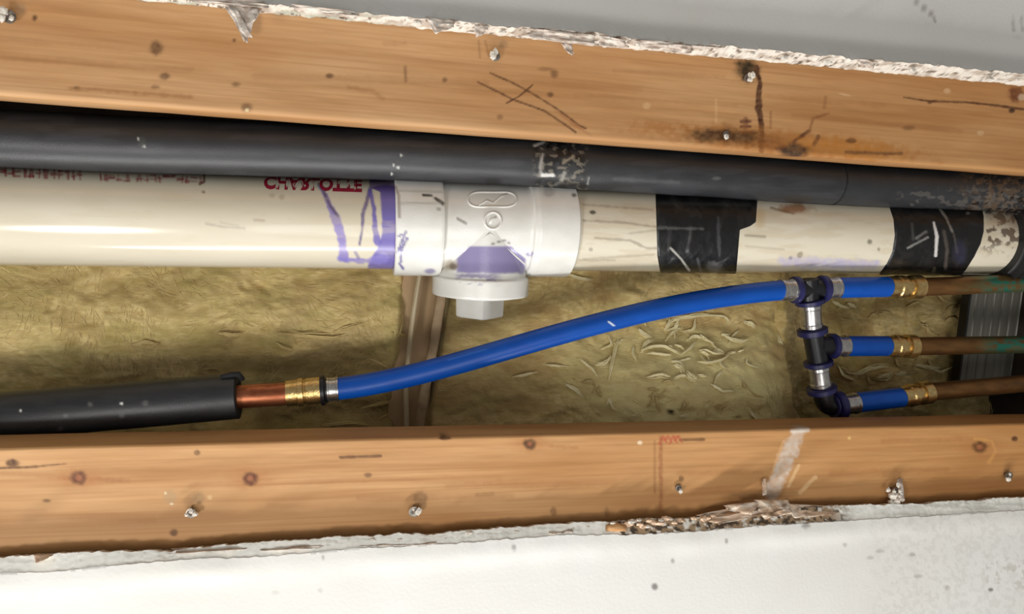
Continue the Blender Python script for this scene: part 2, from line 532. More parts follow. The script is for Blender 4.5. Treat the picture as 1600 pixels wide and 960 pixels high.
mk.field(cutv * sstep(0.62, 0.7, fbm(pp[:, 0] / 9, pp[:, 1] / 3, 46)), (110, 94, 80))
mk.line([(1428, 0), (1440, 10), (1455, 22), (1462, 34)], 3, (130, 124, 116), 0.6, 2, 2, 3)
mk.line([(1582, 30), (1584, 48)], 3, (130, 124, 116), 0.4, 2, 2, 4)
mk.line([(1596, 30), (1598, 48)], 3, (130, 124, 116), 0.4, 2, 2, 5)
mk.blob((1590, 58), (7, 3), (205, 200, 190), 0.5)
wu = mesh('wall_upper', Vw, gridfaces(len(rows), len(Xs)), M['wall'], marks=mk)
fix_normals(wu); sharp(wu, 50); tag(wu, kind='structure')


# ------------------------------------------------------------------ timbers
def make_board(name, z_in, z_out, m, marker, label):
    """rounded rectangular section swept along X; z_in is the edge towards the cavity"""
    T = 0.038; rr = 0.0045 if z_out > z_in else 0.0026
    s = 1 if z_out > z_in else -1
    H = abs(z_out - z_in)
    prof = []                                             # (y, h) h measured from the inner edge
    prof.append((T, rr * 0.6))
    for k in range(6): prof.append((T - rr * math.sin(k / 5 * math.pi / 2) , rr - rr * math.sin(k / 5 * math.pi / 2)) if False else (T - 0.002 * (k / 5), 0.0 + 0.002 * (1 - k / 5)))
    prof.append((T * 0.5, 0.0))
    for k in range(7):
        a = k / 6 * math.pi / 2
        prof.append((rr * (1 - math.sin(a)), rr * (1 - math.cos(a))))
    fine = np.arange(rr + 0.0009, min(H - rr, 0.118), 0.0010)
    prof += [(0.0, h) for h in fine]
    for k in range(5):
        a = k / 4 * math.pi / 2
        prof.append((rr * (1 - math.cos(a)), H - rr + rr * math.sin(a)))
    prof.append((T, H)); prof.append((T, rr * 0.6))
    prof = np.array(prof)
    X = np.arange(XL - 0.02, XR + 0.12, 0.0011)
    n = len(prof)
    V = np.zeros((len(X), n, 3))
    V[..., 0] = X[:, None]
    V[..., 1] = prof[None, :, 0] + (0.0007 * (fbm(X[:, None] / 0.05, prof[None, :, 1] / 0.008, 61, 3) - 0.5)) * (prof[None, :, 0] < 0.01)
    V[..., 2] = z_in + s * (prof[None, :, 1] + 0.0012 * (fbm(X / 0.09, np.zeros_like(X), 71, 3)[:, None] - 0.5) * (prof[None, :, 1] < 0.01))
    V = V.reshape(-1, 3)
    mk = Marks(V)
    marker(mk)
    mk.a = np.clip(mk.a, 0, .97)
    mk.a *= (V[:, 1] < 0.012) * (0.72 + 0.36 * fbm(mk.P[:, 0] / 5, mk.P[:, 1] / 5, 63, 2))
    root = empty(name, ((XL + XR) / 2, 0.019, z_in), label, 'board')
    o = mesh('timber', V, gridfaces(len(X), n), m, root, marks=mk)
    fix_normals(o); sharp(o, 60)
    return root


def knot(mk, c, r, seed, dark=(92, 46, 24)):
    mk.blob(c, (r * 3.4, r * 1.6), (168, 108, 60), 0.45, 0.7, 0.3, seed)
    mk.blob(c, (r * 1.25, r * 1.05), dark, 0.95, 0.35, 0.25, seed + 1)
    mk.blob(c, (r * 0.45, r * 0.4), (160, 92, 62), 0.8, 0.5, 0.2, seed + 2)


def marks_up(mk):
    D = (70, 42, 24); P = mk.P
    # broad grain streaks
    for pts, w, a in (([(0, 90), (120, 98), (300, 110)], 6, .25), ([(110, 138), (220, 146), (300, 152)], 3, .55), ([(400, 120), (600, 125), (760, 130)], 10, .22),
                      ([(545, 136), (580, 142), (598, 154)], 4, .4), ([(600, 68), (632, 68)], 4, .25), ([(900, 150), (1150, 165)], 4, .18), ([(820, 130), (1000, 140)], 8, .15),
                      ([(1200, 150), (1380, 165)], 5, .2), ([(1240, 180), (1500, 205)], 6, .2), ([(0, 60), (250, 80)], 4, .18), ([(960, 110), (1130, 120)], 3, .25)):
        mk.line(pts, w, (128, 78, 40), a, 4, 2.5, int(pts[0][0]))
    for c, r, a in (((54, 28), (4, 5), .9), ((245, 75), (10, 11), .75), ((257, 119), (8, 5), .75), ((243, 136), (7, 3), .6), ((366, 63), (3, 3), .8), ((368, 132), (7, 4), .6),
                    ((385, 168), (8, 7), .6), ((515, 119), (6, 4), .8), ((695, 125), (4, 4), .6), ((781, 183), (5, 4), .5), ((866, 115), (6, 7), .6), ((860, 148), (5, 4), .75),
                    ((852, 108), (12, 3), .4), ((1453, 160), (4, 3), .8), ((1420, 200), (9, 4), .5), ((120, 137), (5, 3), .5)):
        mk.blob(c, r, D, a, .5, .3, int(c[0]))
    mk.blob((386, 172), (3, 3), (214, 196, 150), .8)
    mk.line([(633, 105), (634, 127)], 4, D, .45, 2)
    # scribed pencil cross
    for pts, w in (([(766, 114), (800, 129), (830, 145), (870, 170), (905, 196), (915, 201)], 2.2), ([(746, 128), (775, 142), (800, 155), (850, 173), (880, 193), (900, 207)], 2.4),
                   ([(792, 161), (812, 150), (832, 133)], 2.4)):
        mk.line(pts, w, (72, 36, 20), .85, 1.2, .8, int(pts[0][0]))
    for k in range(5):
        mk.line([(868 + k * 8, 172 + k * 6), (900 + k * 6, 200 + k * 3)], 1.5, (150, 92, 52), .35, 1.5)
    # dark run below the right-hand screw and stains near the lower edge
    mk.blob((1167, 110), (19, 14), (34, 30, 16), 1.0, .5, .4, 5, .6)  # the screw's cast shadow, painted as a dark blob
    mk.line([(1182, 104), (1187, 130), (1185, 165), (1190, 200), (1190, 236)], [7, 5, 10, 7, 7], (62, 28, 14), 1.0, 2, 2.5, 6)
    for y in (190, 198, 207, 215, 224):
        mk.line([(1158, y), (1172, y)], 4, (66, 24, 22), .85, 2, 1, y)
    mk.line([(1165, 186), (1166, 230)], 6, (90, 40, 30), .55, 3, 2, 9)
    mk.blob((1220, 222), (190, 17), (150, 92, 34), .75, .5, .5, 10, .10)
    mk.blob((1140, 213), (62, 10), (58, 34, 12), .9, .6, .5, 11, .06)
    mk.blob((1095, 214), (16, 6), (62, 40, 16), .7, .5, .4, 12, .5)
    mk.blob((1210, 226), (30, 10), (120, 66, 20), .6, .6, .4, 13)
    mk.blob((1240, 236), (22, 11), (30, 20, 24), 1.0, .4, .3, 14)
    mk.line([(1240, 222), (1262, 206)], 4, (70, 34, 18), .8, 2, 2, 15)
    mk.line([(1272, 226), (1279, 214)], 6, (70, 34, 18), .85, 2, 1, 16)
    mk.blob((1330, 232), (80, 14), (178, 116, 44), .45, .6, .5, 17, .08)
    mk.blob((1330, 220), (8, 4), (80, 44, 18), .8, .4, .3, 18)
    mk.line([(1322, 238), (1380, 240), (1408, 240)], 4, (70, 40, 22), .7, 2, 1.5, 19)
    mk.line([(1265, 206), (1270, 185), (1294, 178)], 2.5, (110, 66, 36), .6, 2, 1.5, 20)
    mk.line([(1204, 175), (1204, 200)], 2.5, (110, 66, 36), .5, 2)
    mk.line([(1288, 168), (1290, 152)], 4, (110, 66, 36), .4, 2)
    # long split at the right end
    mk.line([(1412, 152), (1450, 158), (1510, 160), (1540, 163), (1602, 171)], [1.5, 3, 2.5, 3, 4], (66, 30, 14), .9, 1.5, 1, 21)
    mk.blob((1581, 173), (5, 4), (40, 20, 12), .95, .3)
    mk.blob((1588, 148), (12, 12), (92, 40, 18), .85, .4, .4, 23)
    mk.blob((1597, 152), (6, 5), (214, 190, 160), .6)
    mk.blob((1480, 142), (5, 4), (206, 170, 130), .6); mk.blob((1532, 208), (5, 4), (206, 170, 130), .6)
    mk.blob((1010, 165), (6, 5), (206, 170, 120), .5); mk.blob((1320, 148), (10, 2), (206, 170, 130), .6, ang=.2)
    mk.line([(1119, 155), (1119, 190)], 3, (206, 168, 120), .4, 2)
    # cast shadows of two screws painted in; a darker blob by the flap
    mk.blob((32, 14), (8, 9), (140, 112, 84), .6); mk.blob((787, 70), (7, 7), (140, 112, 84), .5); mk.blob((400, 36), (10, 18), (132, 100, 72), .5)
    mk.line([(748, 64), (750, 90)], 2, (90, 54, 28), .4, 2); mk.line([(758, 64), (764, 88)], 2, (90, 54, 28), .4, 2)


def marks_low(mk):
    D = (74, 42, 22)
    for pts, w, a in (([(0, 740), (90, 745), (200, 751)], 5, .25), ([(100, 748), (190, 751)], 3, .4), ([(300, 760), (600, 748), (780, 752)], 8, .18), ([(560, 780), (800, 775)], 6, .25),
                      ([(0, 800), (240, 812)], 9, .16), ([(700, 760), (960, 755)], 7, .2), ([(1060, 740), (1190, 738)], 5, .25), ([(1300, 740), (1480, 735)], 8, .25),
                      ([(1380, 690), (1500, 686)], 4, .25), ([(420, 790), (620, 800)], 6, .15), ([(1080, 770), (1180, 760)], 9, .2), ([(860, 698), (900, 700)], 3, .35)):
        mk.line(pts, w, (140, 84, 42), a, 4, 2.5, int(pts[0][0]) + 40)
    knot(mk, (123, 747), 10, 51); knot(mk, (391, 748), 10, 54); knot(mk, (828, 694), 8, 57, (80, 50, 26)); knot(mk, (1531, 699), 9, 60, (92, 56, 26))
    for c, r, a in (((20, 724), (10, 6), .95), ((73, 783), (7, 3), .7), ((272, 833), (6, 5), .8), ((308, 708), (5, 4), .7), ((575, 743), (6, 4), .65), ((1586, 686), (5, 4), .95),
                    ((696, 685), (10, 3), .9), ((865, 800), (5, 7), .5), ((948, 800), (4, 8), .35)):
        mk.blob(c, r, D, a, .4, .3, int(c[0]) + 30)
    mk.line([(0, 732), (50, 730), (104, 725)], [3, 2.5, 1], D, .85, 1.5, .8, 71)
    mk.line([(532, 715), (595, 713)], 4, D, .75, 1.5, .8, 72)
    mk.line([(1063, 688), (1100, 687)], 4, D, .7, 1.5, .8, 73)
    mk.line([(1524, 686), (1550, 690), (1556, 706), (1545, 722)], 3, (206, 150, 84), .6, 3, 2, 74)
    # red crayon and the dark scored line
    mk.line([(1033, 684), (1032, 720), (1033, 760), (1032, 795)], 5, (134, 62, 40), .65, 2, 1.5, 75, .5)
    mk.line([(1023, 690), (1023, 770)], 3, (134, 84, 50), .45, 2)
    for k in range(4):
        mk.line([(1030 + k * 8, 694 - 5 * (k % 2)), (1036 + k * 8, 682), (1042 + k * 8, 692)], 2.5, (176, 68, 52), .6, 1.5, 1, 76 + k)
    mk.line([(1052, 683), (1062, 682)], 2, (176, 68, 52), .5, 1.5)
    # white paint smear
    mk.line([(1250, 674), (1236, 700), (1222, 735), (1204, 772)], [12, 22, 24, 18], (214, 204, 192), .85, 5, 5, 81, .55)
    mk.line([(1238, 674), (1262, 672)], 5, (232, 224, 212), .8, 3)
    mk.line([(1248, 728), (1232, 760)], 4, (228, 190, 140), .7, 2, 1, 82)
    mk.line([(1274, 746), (1250, 770)], 5, (220, 180, 132), .8, 2, 1.5, 83)
    mk.line([(1224, 690), (1206, 740)], 3, (226, 180, 130), .5, 2, 1, 84)
    # two screws' cast shadows painted in; smudged plaster and specks around them
    mk.blob((310, 780), (10, 9), (150, 120, 84), .7); mk.blob((266, 777), (9, 10), (168, 140, 104), .6); mk.blob((657, 778), (10, 9), (128, 92, 58), .75)
    mk.blob((268, 788), (3, 2), (230, 214, 180), .8); mk.blob((258, 771), (2, 2), (230, 214, 180), .8); mk.blob((328, 778), (4, 4), (214, 180, 130), .7)
    mk.blob((1060, 763), (10, 4), (206, 160, 108), .6); mk.blob((1064, 748), (4, 5), (80, 52, 24), .6)
    mk.blob((1000, 692), (4, 3), (236, 214, 180), .9); mk.blob((1327, 685), (3, 3), (230, 190, 120), .8)
    mk.line([(745, 774), (770, 772)], 5, (120, 76, 36), .35, 2)


zu = np.mean([at(x, 150 + 0.0745 * x, 0.0)[2] for x in (0, 400, 800, 1200, 1600)])
zl = np.mean([at(x, 700 - 0.0235 * x, 0.0)[2] for x in (0, 400, 800, 1200, 1600)])
b_up = make_board('wood_board', zu, zu + 0.140, M['wood_up'], marks_up, 'upper pine board with a scribed pencil cross and a dark run below its screw')
b_lo = make_board('wood_board', zl, zl - 0.140, M['wood_low'], marks_low, 'lower pine board with red brown knots and a white paint smear')


def screw(parent, px, py, head=0.0042, out=0.006, crumb=2, seed=0, bare=True):
    c = at(px, py, -out)
    base = np.array([c[0], 0.003, c[2]])
    g = lathe_geo(base, (0, -1, 0), [(0, .0018), (out - 0.0005, .0019), (out + 0.001, head * .7), (out + 0.003, head), (out + 0.0036, head), (out + 0.0038, head * .55), (out + 0.0030, head * .3), (out + 0.0029, 0.0003)], 20)
    o = mesh('screw', *g, M['screw'], parent)
    fix_normals(o); sharp(o, 40)
    r = np.random.default_rng(seed + 100)
    for k in range(crumb):
        s = r.uniform(.0016, .0036)
        a = r.uniform(0, 6.28)
        mesh('plaster_crumb', *chunk(c + np.array([math.cos(a) * head * .8, -.0025 - .001 * k, math.sin(a) * head * .8]), (s, s * .8, s * 1.1), seed * 7 + k), M['gypsum'], o, smooth=False)
    return o


screw(b_up, 14, 26, .0050, .006, 3, 1); screw(b_up, 774, 88, .0042, .005, 4, 2); screw(b_up, 1168, 122, .0036, .006, 4, 3)
screw(b_up, 1134, 210, .0030, .003, 1, 4)
screw(b_lo, 299, 802, .0044, .005, 3, 5); screw(b_lo, 647, 800, .0050, .005, 1, 6); screw(b_lo, 1398, 768, .0042, .007, 5, 7); screw(b_lo, 1576, 744, .0050, .005, 2, 8)
screw(b_lo, 1060, 763, .0034, .002, 1, 9)


# ------------------------------------------------------------------ drain line: pipe, tee, plug, tape, coupling
YP = 0.092
RP = 0.04445
PA = at(0, 337, YP); PB = at(1530, 373, YP)
pd = (PB - PA) / np.linalg.norm(PB - PA)


def s_at(px, front=True):
    """distance along the pipe from PA whose front shows at photograph column px"""
    ss = np.linspace(-0.45, 1.6, 4000)
    Q = PA + ss[:, None] * pd + (np.array([0, -RP, 0]) if front else 0)
    return float(np.interp(px, proj(Q)[0][:, 0], ss))


if True:
    # check of scale along the pipe
    pass
e_f = np.array([0, -1.0, 0]); e_f -= pd * (e_f @ pd); e_f /= np.linalg.norm(e_f)
e_b = np.cross(pd, e_f)                         # sin direction of the rings
S_END = s_at(1592)
s617, s695, s835, s905 = s_at(618), s_at(696), s_at(836), s_at(905)
s_tee = s_at(766)
tee_c = PA + pd * s_tee

drain = empty('drain_pipe', tee_c, 'white plastic drain pipe with red print, purple primer and a plugged tee', 'pipe')


def pipe_piece(name, s0, s1, marker, res=0.0011, segs=220):
    ss = np.arange(s0, s1, res)
    V, Fc = tube_geo(PA + ss[:, None] * pd, RP, segs, True)
    mk = Marks(V)
    marker(mk)
    mk.a *= (((V - (PA + ((V - PA) @ pd)[:, None] * pd)) @ e_f) > -0.012)
    o = mesh(name, V, Fc, M['pvc'], drain, marks=mk)
    fix_normals(o); sharp(o, 60)
    return o


PU = (104, 92, 172)


def marks_pipe(mk):
    P = mk.P
    wob = 6 * (fbm(P[:, 1] / 14, np.zeros(len(P)), 91, 3) - .5)
    # swept band of primer next to the tee
    edge = np.interp(P[:, 1], [270, 292, 300, 330, 360, 385, 400, 415], [577, 578, 594, 596, 597, 592, 583, 575]) + wob
    mk.field(0.92 * sstep(-2, 2, P[:, 0] - edge), PU)
    mk.field(0.55 * sstep(-2, 2, P[:, 0] - edge) * (1 - sstep(290, 312, P[:, 1])), (70, 26, 96))
    mk.line([(498, 290), (508, 305), (515, 322), (524, 340), (530, 360), (536, 385), (538, 402)], [5, 6, 7, 13, 13, 12, 14], (136, 122, 186), .9, 2.5, 2.5, 92)
    mk.line([(498, 288), (506, 300), (516, 322), (528, 338)], 3.5, (92, 78, 96), .75, 2, 1, 93)
    mk.line([(580, 292), (575, 308), (567, 335), (566, 360), (562, 382)], [6, 5, 5, 3.5, 3], (98, 84, 132), .85, 1.8, 1, 94)
    mk.line([(578, 298), (584, 325), (586, 360), (590, 378)], [6, 6, 7, 12], PU, .9, 2, 1.5, 95)
    mk.line([(530, 405), (552, 407), (575, 408), (600, 404)], [7, 5, 6, 16], (136, 126, 196), .85, 3, 3, 96)
    mk.line([(555, 394), (560, 403)], 4, (110, 100, 150), .6, 2)
    # worn red print on the far left, too faint to read
    rr = np.random.default_rng(4)
    x = 0.0
    while x < 315:
        w = rr.uniform(4, 9); y = np.interp(x, [0, 125, 315], [270, 276, 281])
        if not (128 < x < 142 or 195 < x < 212):
            a = .8 if x < 126 else .6
            for q in range(rr.integers(2, 4)):
                x0 = x + rr.uniform(0, w)
                if rr.random() < .55:
                    mk.line([(x0, y - 9 if x < 126 else y - 4), (x0 + rr.uniform(-2, 2), y + 5)], 2.2, (150, 36, 52), a, 1.5, 1, int(x) + q)
                else:
                    yy = y + rr.uniform(-7, 5)
                    mk.line([(x, yy), (x + w, yy + rr.uniform(-1, 1))], 2.2, (150, 36, 52), a, 1.5, 1, int(x) + q)
        x += w + 4
    mk.line([(319, 268), (319, 284), (312, 288)], 3, (96, 40, 34), .85, 1.5)
    mk.blob((318, 300), (3, 2.5), (120, 96, 76), .7)
    mk.line([(322, 350), (350, 355), (382, 357)], 3, (170, 160, 146), .55, 2, 1, 99); mk.line([(345, 348), (372, 353)], 2, (176, 166, 152), .4, 2)
    mk.line([(398, 344), (412, 345)], 3.5, (182, 160, 146), .6, 2); mk.line([(312, 390), (338, 389)], 3, (196, 186, 180), .4, 2)
    mk.blob((425, 305), (5, 4), (150, 140, 116), .4); mk.blob((440, 308), (5, 4), (150, 140, 116), .4)
    mk.field(0.25 * sstep(0.55, 0.7, fbm(P[:, 0] / 60, P[:, 1] / 12, 97)), (206, 194, 170))


def marks_pipe_right(mk):
    P = mk.P
    mk.field(0.35 * sstep(0.45, 0.65, fbm(P[:, 0] / 50, P[:, 1] / 8, 101)), (196, 178, 148))
    for pts, a in (([(912, 345), (975, 348), (1025, 355)], .5), ([(930, 372), (985, 376), (1010, 388), (1030, 388)], .5), ([(912, 320), (1020, 328)], .4), ([(985, 365), (1025, 360)], .35), ([(912, 405), (1022, 398)], .3),
                   ([(905, 407), (960, 407)], .3)):
        mk.line(pts, 2.5, (120, 104, 84), a, 2, 1.5, int(pts[0][1]))
    mk.blob((926, 332), (5, 3), (60, 54, 48), .9); mk.blob((923, 390), (3, 3), (130, 118, 100), .6)
    # pipe between the tapes
    mk.blob((1245, 326), (24, 7), (150, 92, 44), .8, .5, .5, 103); mk.line([(1205, 325), (1240, 334)], 3, (110, 80, 44), .6, 2, 1, 104)
    mk.blob((1188, 340), (8, 16), (196, 166, 118), .5, .6)
    mk.line([(1165, 368), (1195, 370)], 3, (130, 120, 100), .6, 2); mk.line([(1165, 385), (1225, 390)], 2, (170, 160, 140), .5, 2)
    mk.line([(1222, 408), (1260, 411), (1320, 413), (1370, 412)], [10, 14, 12, 8], (176, 170, 204), .75, 5, 4, 105, .5)
    mk.blob((1359, 378), (4, 4), (110, 104, 90), .8); mk.blob((1250, 398), (4, 5), (120, 112, 90), .6, ang=.5); mk.blob((1235, 403), (3, 3), (110, 110, 130), .6)
    mk.blob((1373, 390), (2.5, 3), (120, 110, 96), .6)
    # soil splashes at the right end
    d = sstep(0.50, 0.60, fbm(P[:, 0] / 7, P[:, 1] / 7, 106)) * sstep(1528, 1540, P[:, 0]) * (1 - sstep(372, 408, P[:, 1]))
    mk.field(0.85 * d, (74, 52, 38))
    mk.field(0.6 * sstep(1534, 1545, P[:, 0]) * (1 - sstep(335, 365, P[:, 1] - 0.4 * (P[:, 0] - 1560))), (120, 98, 76))


p_left = pipe_piece('pipe', s_at(-310), s617 + 0.012, marks_pipe)
p_right = pipe_piece('pipe', s905 - 0.012, S_END + 0.03, marks_pipe_right)

# red lettering, mirrored top to bottom as on the photograph
fc = bpy.data.curves.new('lettering', 'FONT'); fc.body = 'CHARLOTTE'; fc.size = 1.0; fc.resolution_u = 3; fc.offset = 0.042
to = bpy.data.objects.new('lettering_source', fc); COL.objects.link(to)
bpy.context.view_layer.update()
tm = bpy.data.meshes.new_from_object(to.evaluated_get(bpy.context.evaluated_depsgraph_get()))
bpy.data.objects.remove(to)
bm = bmesh.new(); bm.from_mesh(tm)
bmesh.ops.triangulate(bm, faces=bm.faces)
bmesh.ops.subdivide_edges(bm, edges=[e for e in bm.edges if e.calc_length() > 0.15], cuts=3)
TV = np.array([v.co[:] for v in bm.verts]); bm.verts.index_update()
TF = [[v.index for v in f.verts] for f in bm.faces]; bm.free(); bpy.data.meshes.remove(tm)
u = (TV[:, 0] - TV[:, 0].min()) / np.ptp(TV[:, 0]); v = (TV[:, 1] - TV[:, 1].min()) / np.ptp(TV[:, 1])
sA, sB = s_at(409), s_at(566)
# angle on the pipe of the letters' lower limit
ths = np.linspace(-1.5, 1.5, 600)
sgn = 1.0 if (e_b[2] > 0) else -1.0
Q = PA + pd * (sA + sB) / 2 + RP * (np.cos(ths)[:, None] * e_f + sgn * np.sin(ths)[:, None] * e_b)
ys = proj(Q)[0][:, 1]
th0 = float(np.interp(-297, -ys[::1] if ys[0] < ys[-1] else -ys, ths)) if False else float(ths[np.argmin(np.abs(ys - 298.5))])
hh = 0.0225
th = th0 + (1.0 - v) * hh / RP
S = sA + u * (sB - sA)
LV = PA + S[:, None] * pd + (RP + 0.00015) * (np.cos(th)[:, None] * e_f + sgn * np.sin(th)[:, None] * e_b)
mesh('lettering', LV, TF, M['print'], p_left, smooth=False)

# tee fitting: run with two hubs, branch straight down, hub rim
RB = 0.0468; RH = 0.0512
prof = [(s617, RP), (s617, RH - .0012), (s617 + .0012, RH), (s695 - .003, RH), (s695 - .0012, RH - .0006), (s695, RB - .0008), (s695 + .0015, RB - .0004), (s695 + .004, RB),
        (s835 - .004, RB), (s835 - .002, RB + .0004), (s835 - .0005, RB + .003), (s835 + .002, RH - .001), (s835 + .005, RH), (s905 - .0012, RH), (s905, RH - .0012), (s905, RP)]
ex = []
for (a, ra), (b, rb) in zip(prof[:-1], prof[1:]):
    n = max(1, int(abs(b - a) / 0.0014))
    ex += [(a + (b - a) * k / n, ra + (rb - ra) * k / n) for k in range(n)]
ex.append(prof[-1])
g1 = lathe_geo(PA, pd, ex, 200, True)
bdir = np.array([0.0, 0.0, -1.0]); bdir -= pd * (bdir @ pd) * 0.6; bdir /= np.linalg.norm(bdir)
g2 = lathe_geo(tee_c, bdir, [(0, .0470)] + [(k * .001, .0470) for k in range(1, 51)] + [(.0505, .0480), (.052, .0500), (.053, .0502)] + [(.053 + k * .001, .0502) for k in range(1, 17)] + [(.0702, .0496), (.0706, .047), (.0700, .042), (.069, .038)], 160, True)
V, Fc = join(g1, g2)
mk = Marks(V); P = mk.P
mk.field(0.9 * sstep(383, 387, P[:, 1]) * (1 - sstep(424, 430, P[:, 1] + 6 * (fbm(P[:, 0] / 12, P[:, 1] / 12, 111) - .5))) * sstep(-1, 4, P[:, 0] - np.interp(P[:, 1], [384, 405, 430], [733, 712, 712])) * (1 - sstep(-3, 2, P[:, 0] - np.interp(P[:, 1], [384, 405, 430], [798, 822, 820]))), (132, 122, 172))
mk.field(0.35 * sstep(405, 418, P[:, 1]) * (1 - sstep(426, 430, P[:, 1])) * sstep(712, 722, P[:, 0]) * (1 - sstep(812, 822, P[:, 0])), (92, 86, 122))
mk.field(0.75 * sstep(0.50, 0.60, fbm(P[:, 0] / 13, P[:, 1] / 6, 112)) * sstep(426, 430, P[:, 1]) * (1 - sstep(442, 450, P[:, 1])) * sstep(705, 722, P[:, 0]) * (1 - sstep(765, 790, P[:, 0])), (128, 118, 160))
mk.blob((703, 415), (12, 8), (136, 118, 92), .7, .6, .4, 113); mk.blob((708, 417), (6, 5), (92, 74, 60), .7)
for pts in ([(622, 395), (626, 382), (634, 363)], [(626, 410), (628, 388), (636, 372)], [(624, 412), (630, 420)], [(622, 370), (630, 366)]):
    mk.line(pts, 3, (92, 84, 150), .85, 1.5, 1.5, int(pts[0][1]))
mk.line([(618, 292), (623, 305), (624, 340)], 3, (120, 84, 70), .6, 1.5)
mk.line([(661, 305), (674, 306)], 4, (40, 40, 42), .9, 1.5, 1); mk.line([(680, 310), (692, 318)], 5, (40, 40, 42), .9, 1.5, 1)
mk.blob((686, 327), (4, 3), (130, 126, 118), .6); mk.line([(715, 342), (728, 349)], 3.5, (116, 112, 104), .7, 1.5)
mk.line([(624, 318), (690, 317)], 2, (160, 156, 146), .5, 1.5); mk.line([(625, 298), (690, 300)], 2, (150, 146, 134), .4, 1.5)
mk.blob((828, 397), (7, 4), (110, 100, 160), .7); mk.blob((672, 424), (8, 4), (100, 92, 150), .7); mk.blob((858, 300), (10, 8), (150, 144, 146), .5)
for c in ((770, 381), (780, 378), (788, 376), (795, 380)): mk.blob(c, (3, 2), (104, 102, 100), .7)
mk.blob((897, 305), (4, 3), (60, 56, 52), .8)
tee = mesh('tee_fitting', V, Fc, M['pvc_fit'], drain, marks=mk)
fix_normals(tee); sharp(tee, 28)


# raised mould marks on the tee: an oval outline, a small ring and two ridge lines
def on_run(px, py, lift=0.0):
    """point on the front of the tee's run that shows at a photograph position"""
    r = ray(px, py); r = r / np.linalg.norm(r)
    w = CAM - PA
    a = r - pd * (r @ pd); b = w - pd * (w @ pd)
    A_, B_, C_ = a @ a, 2 * a @ b, b @ b - (RB + lift) ** 2
    disc = max(B_ * B_ - 4 * A_ * C_, 0)
    t = (-B_ - math.sqrt(disc)) / (2 * A_)
    return CAM + r * t


def ridge(name, pts, r, parent, m, closed=False, segs=8):
    P = np.array(pts)
    if closed: P = np.concatenate([P, P[:1]])
    V, Fc = tube_geo(P, r, segs, not closed)
    o = mesh(name, V, Fc, m, parent)
    return fix_normals(o)


oval = [on_run(769 + 38 * math.cos(a), 312 + 15 * math.sin(a) * (1.0 + .25 * math.cos(2 * a))) for a in np.linspace(0, 2 * math.pi, 40, endpoint=False)]
ridge('raised_emblem', oval, .0011, tee, M['pvc_fit'], True)
ridge('raised_emblem', [on_run(748, 322), on_run(760, 314), on_run(770, 318), on_run(782, 308), on_run(792, 304)], .0012, tee, M['pvc_fit'])
ring_ = [on_run(770 + 13 * math.cos(a), 345 + 13 * math.sin(a)) for a in np.linspace(0, 2 * math.pi, 30, endpoint=False)]
ridge('raised_emblem', ring_, .0014, tee, M['pvc_fit'], True)
ridge('raised_emblem', [on_run(765, 350), on_run(768, 343), on_run(775, 340)], .0014, tee, M['pvc_fit'])

for xe in (692, 835):
    ridge('seam_ridge', [on_run(765 + (xe - 765) * t, 364 + 62 * t) for t in np.linspace(0, 1, 12)], .0010, tee, M['pvc_fit'])

# cleanout plug: threaded rim and a square head turned on its corner
pl0 = tee_c + bdir * .0700
plug = mesh('cleanout_plug', *lathe_geo(pl0, bdir, [(-.004, .040), (.0015, .040), (.0025, .0385), (.003, .034)], 64), M['pvc_fit'], drain)
fix_normals(plug); sharp(plug, 30)
bx = np.array([1.0, 0, 0]); bx -= bdir * (bx @ bdir); bx /= np.linalg.norm(bx); by = np.cross(bdir, bx)
hv = []; hl = [(.002, .0268), (.0225, .0262), (.0240, .0248), (.0240, .0150), (.0150, .0145)]
NS = 24
for s, r in hl:
    for k in range(NS):
        a = 2 * math.pi * k / NS + 0.06
        c, s2 = math.cos(a), math.sin(a)
        # rounded square with corners on bx / by
        q = r * 1.0 / (abs(c) + abs(s2)); q = min(q, r * .955)
        hv.append(pl0 + bdir * s + q * (c * bx + s2 * by))
hf = gridfaces(len(hl), NS, True).tolist(); hf.append(list(range((len(hl) - 1) * NS, len(hl) * NS)))
ph_ = mesh('square_head', hv, hf, M['pvc_fit'], plug, smooth=True); fix_normals(ph_); sharp(ph_, 25)


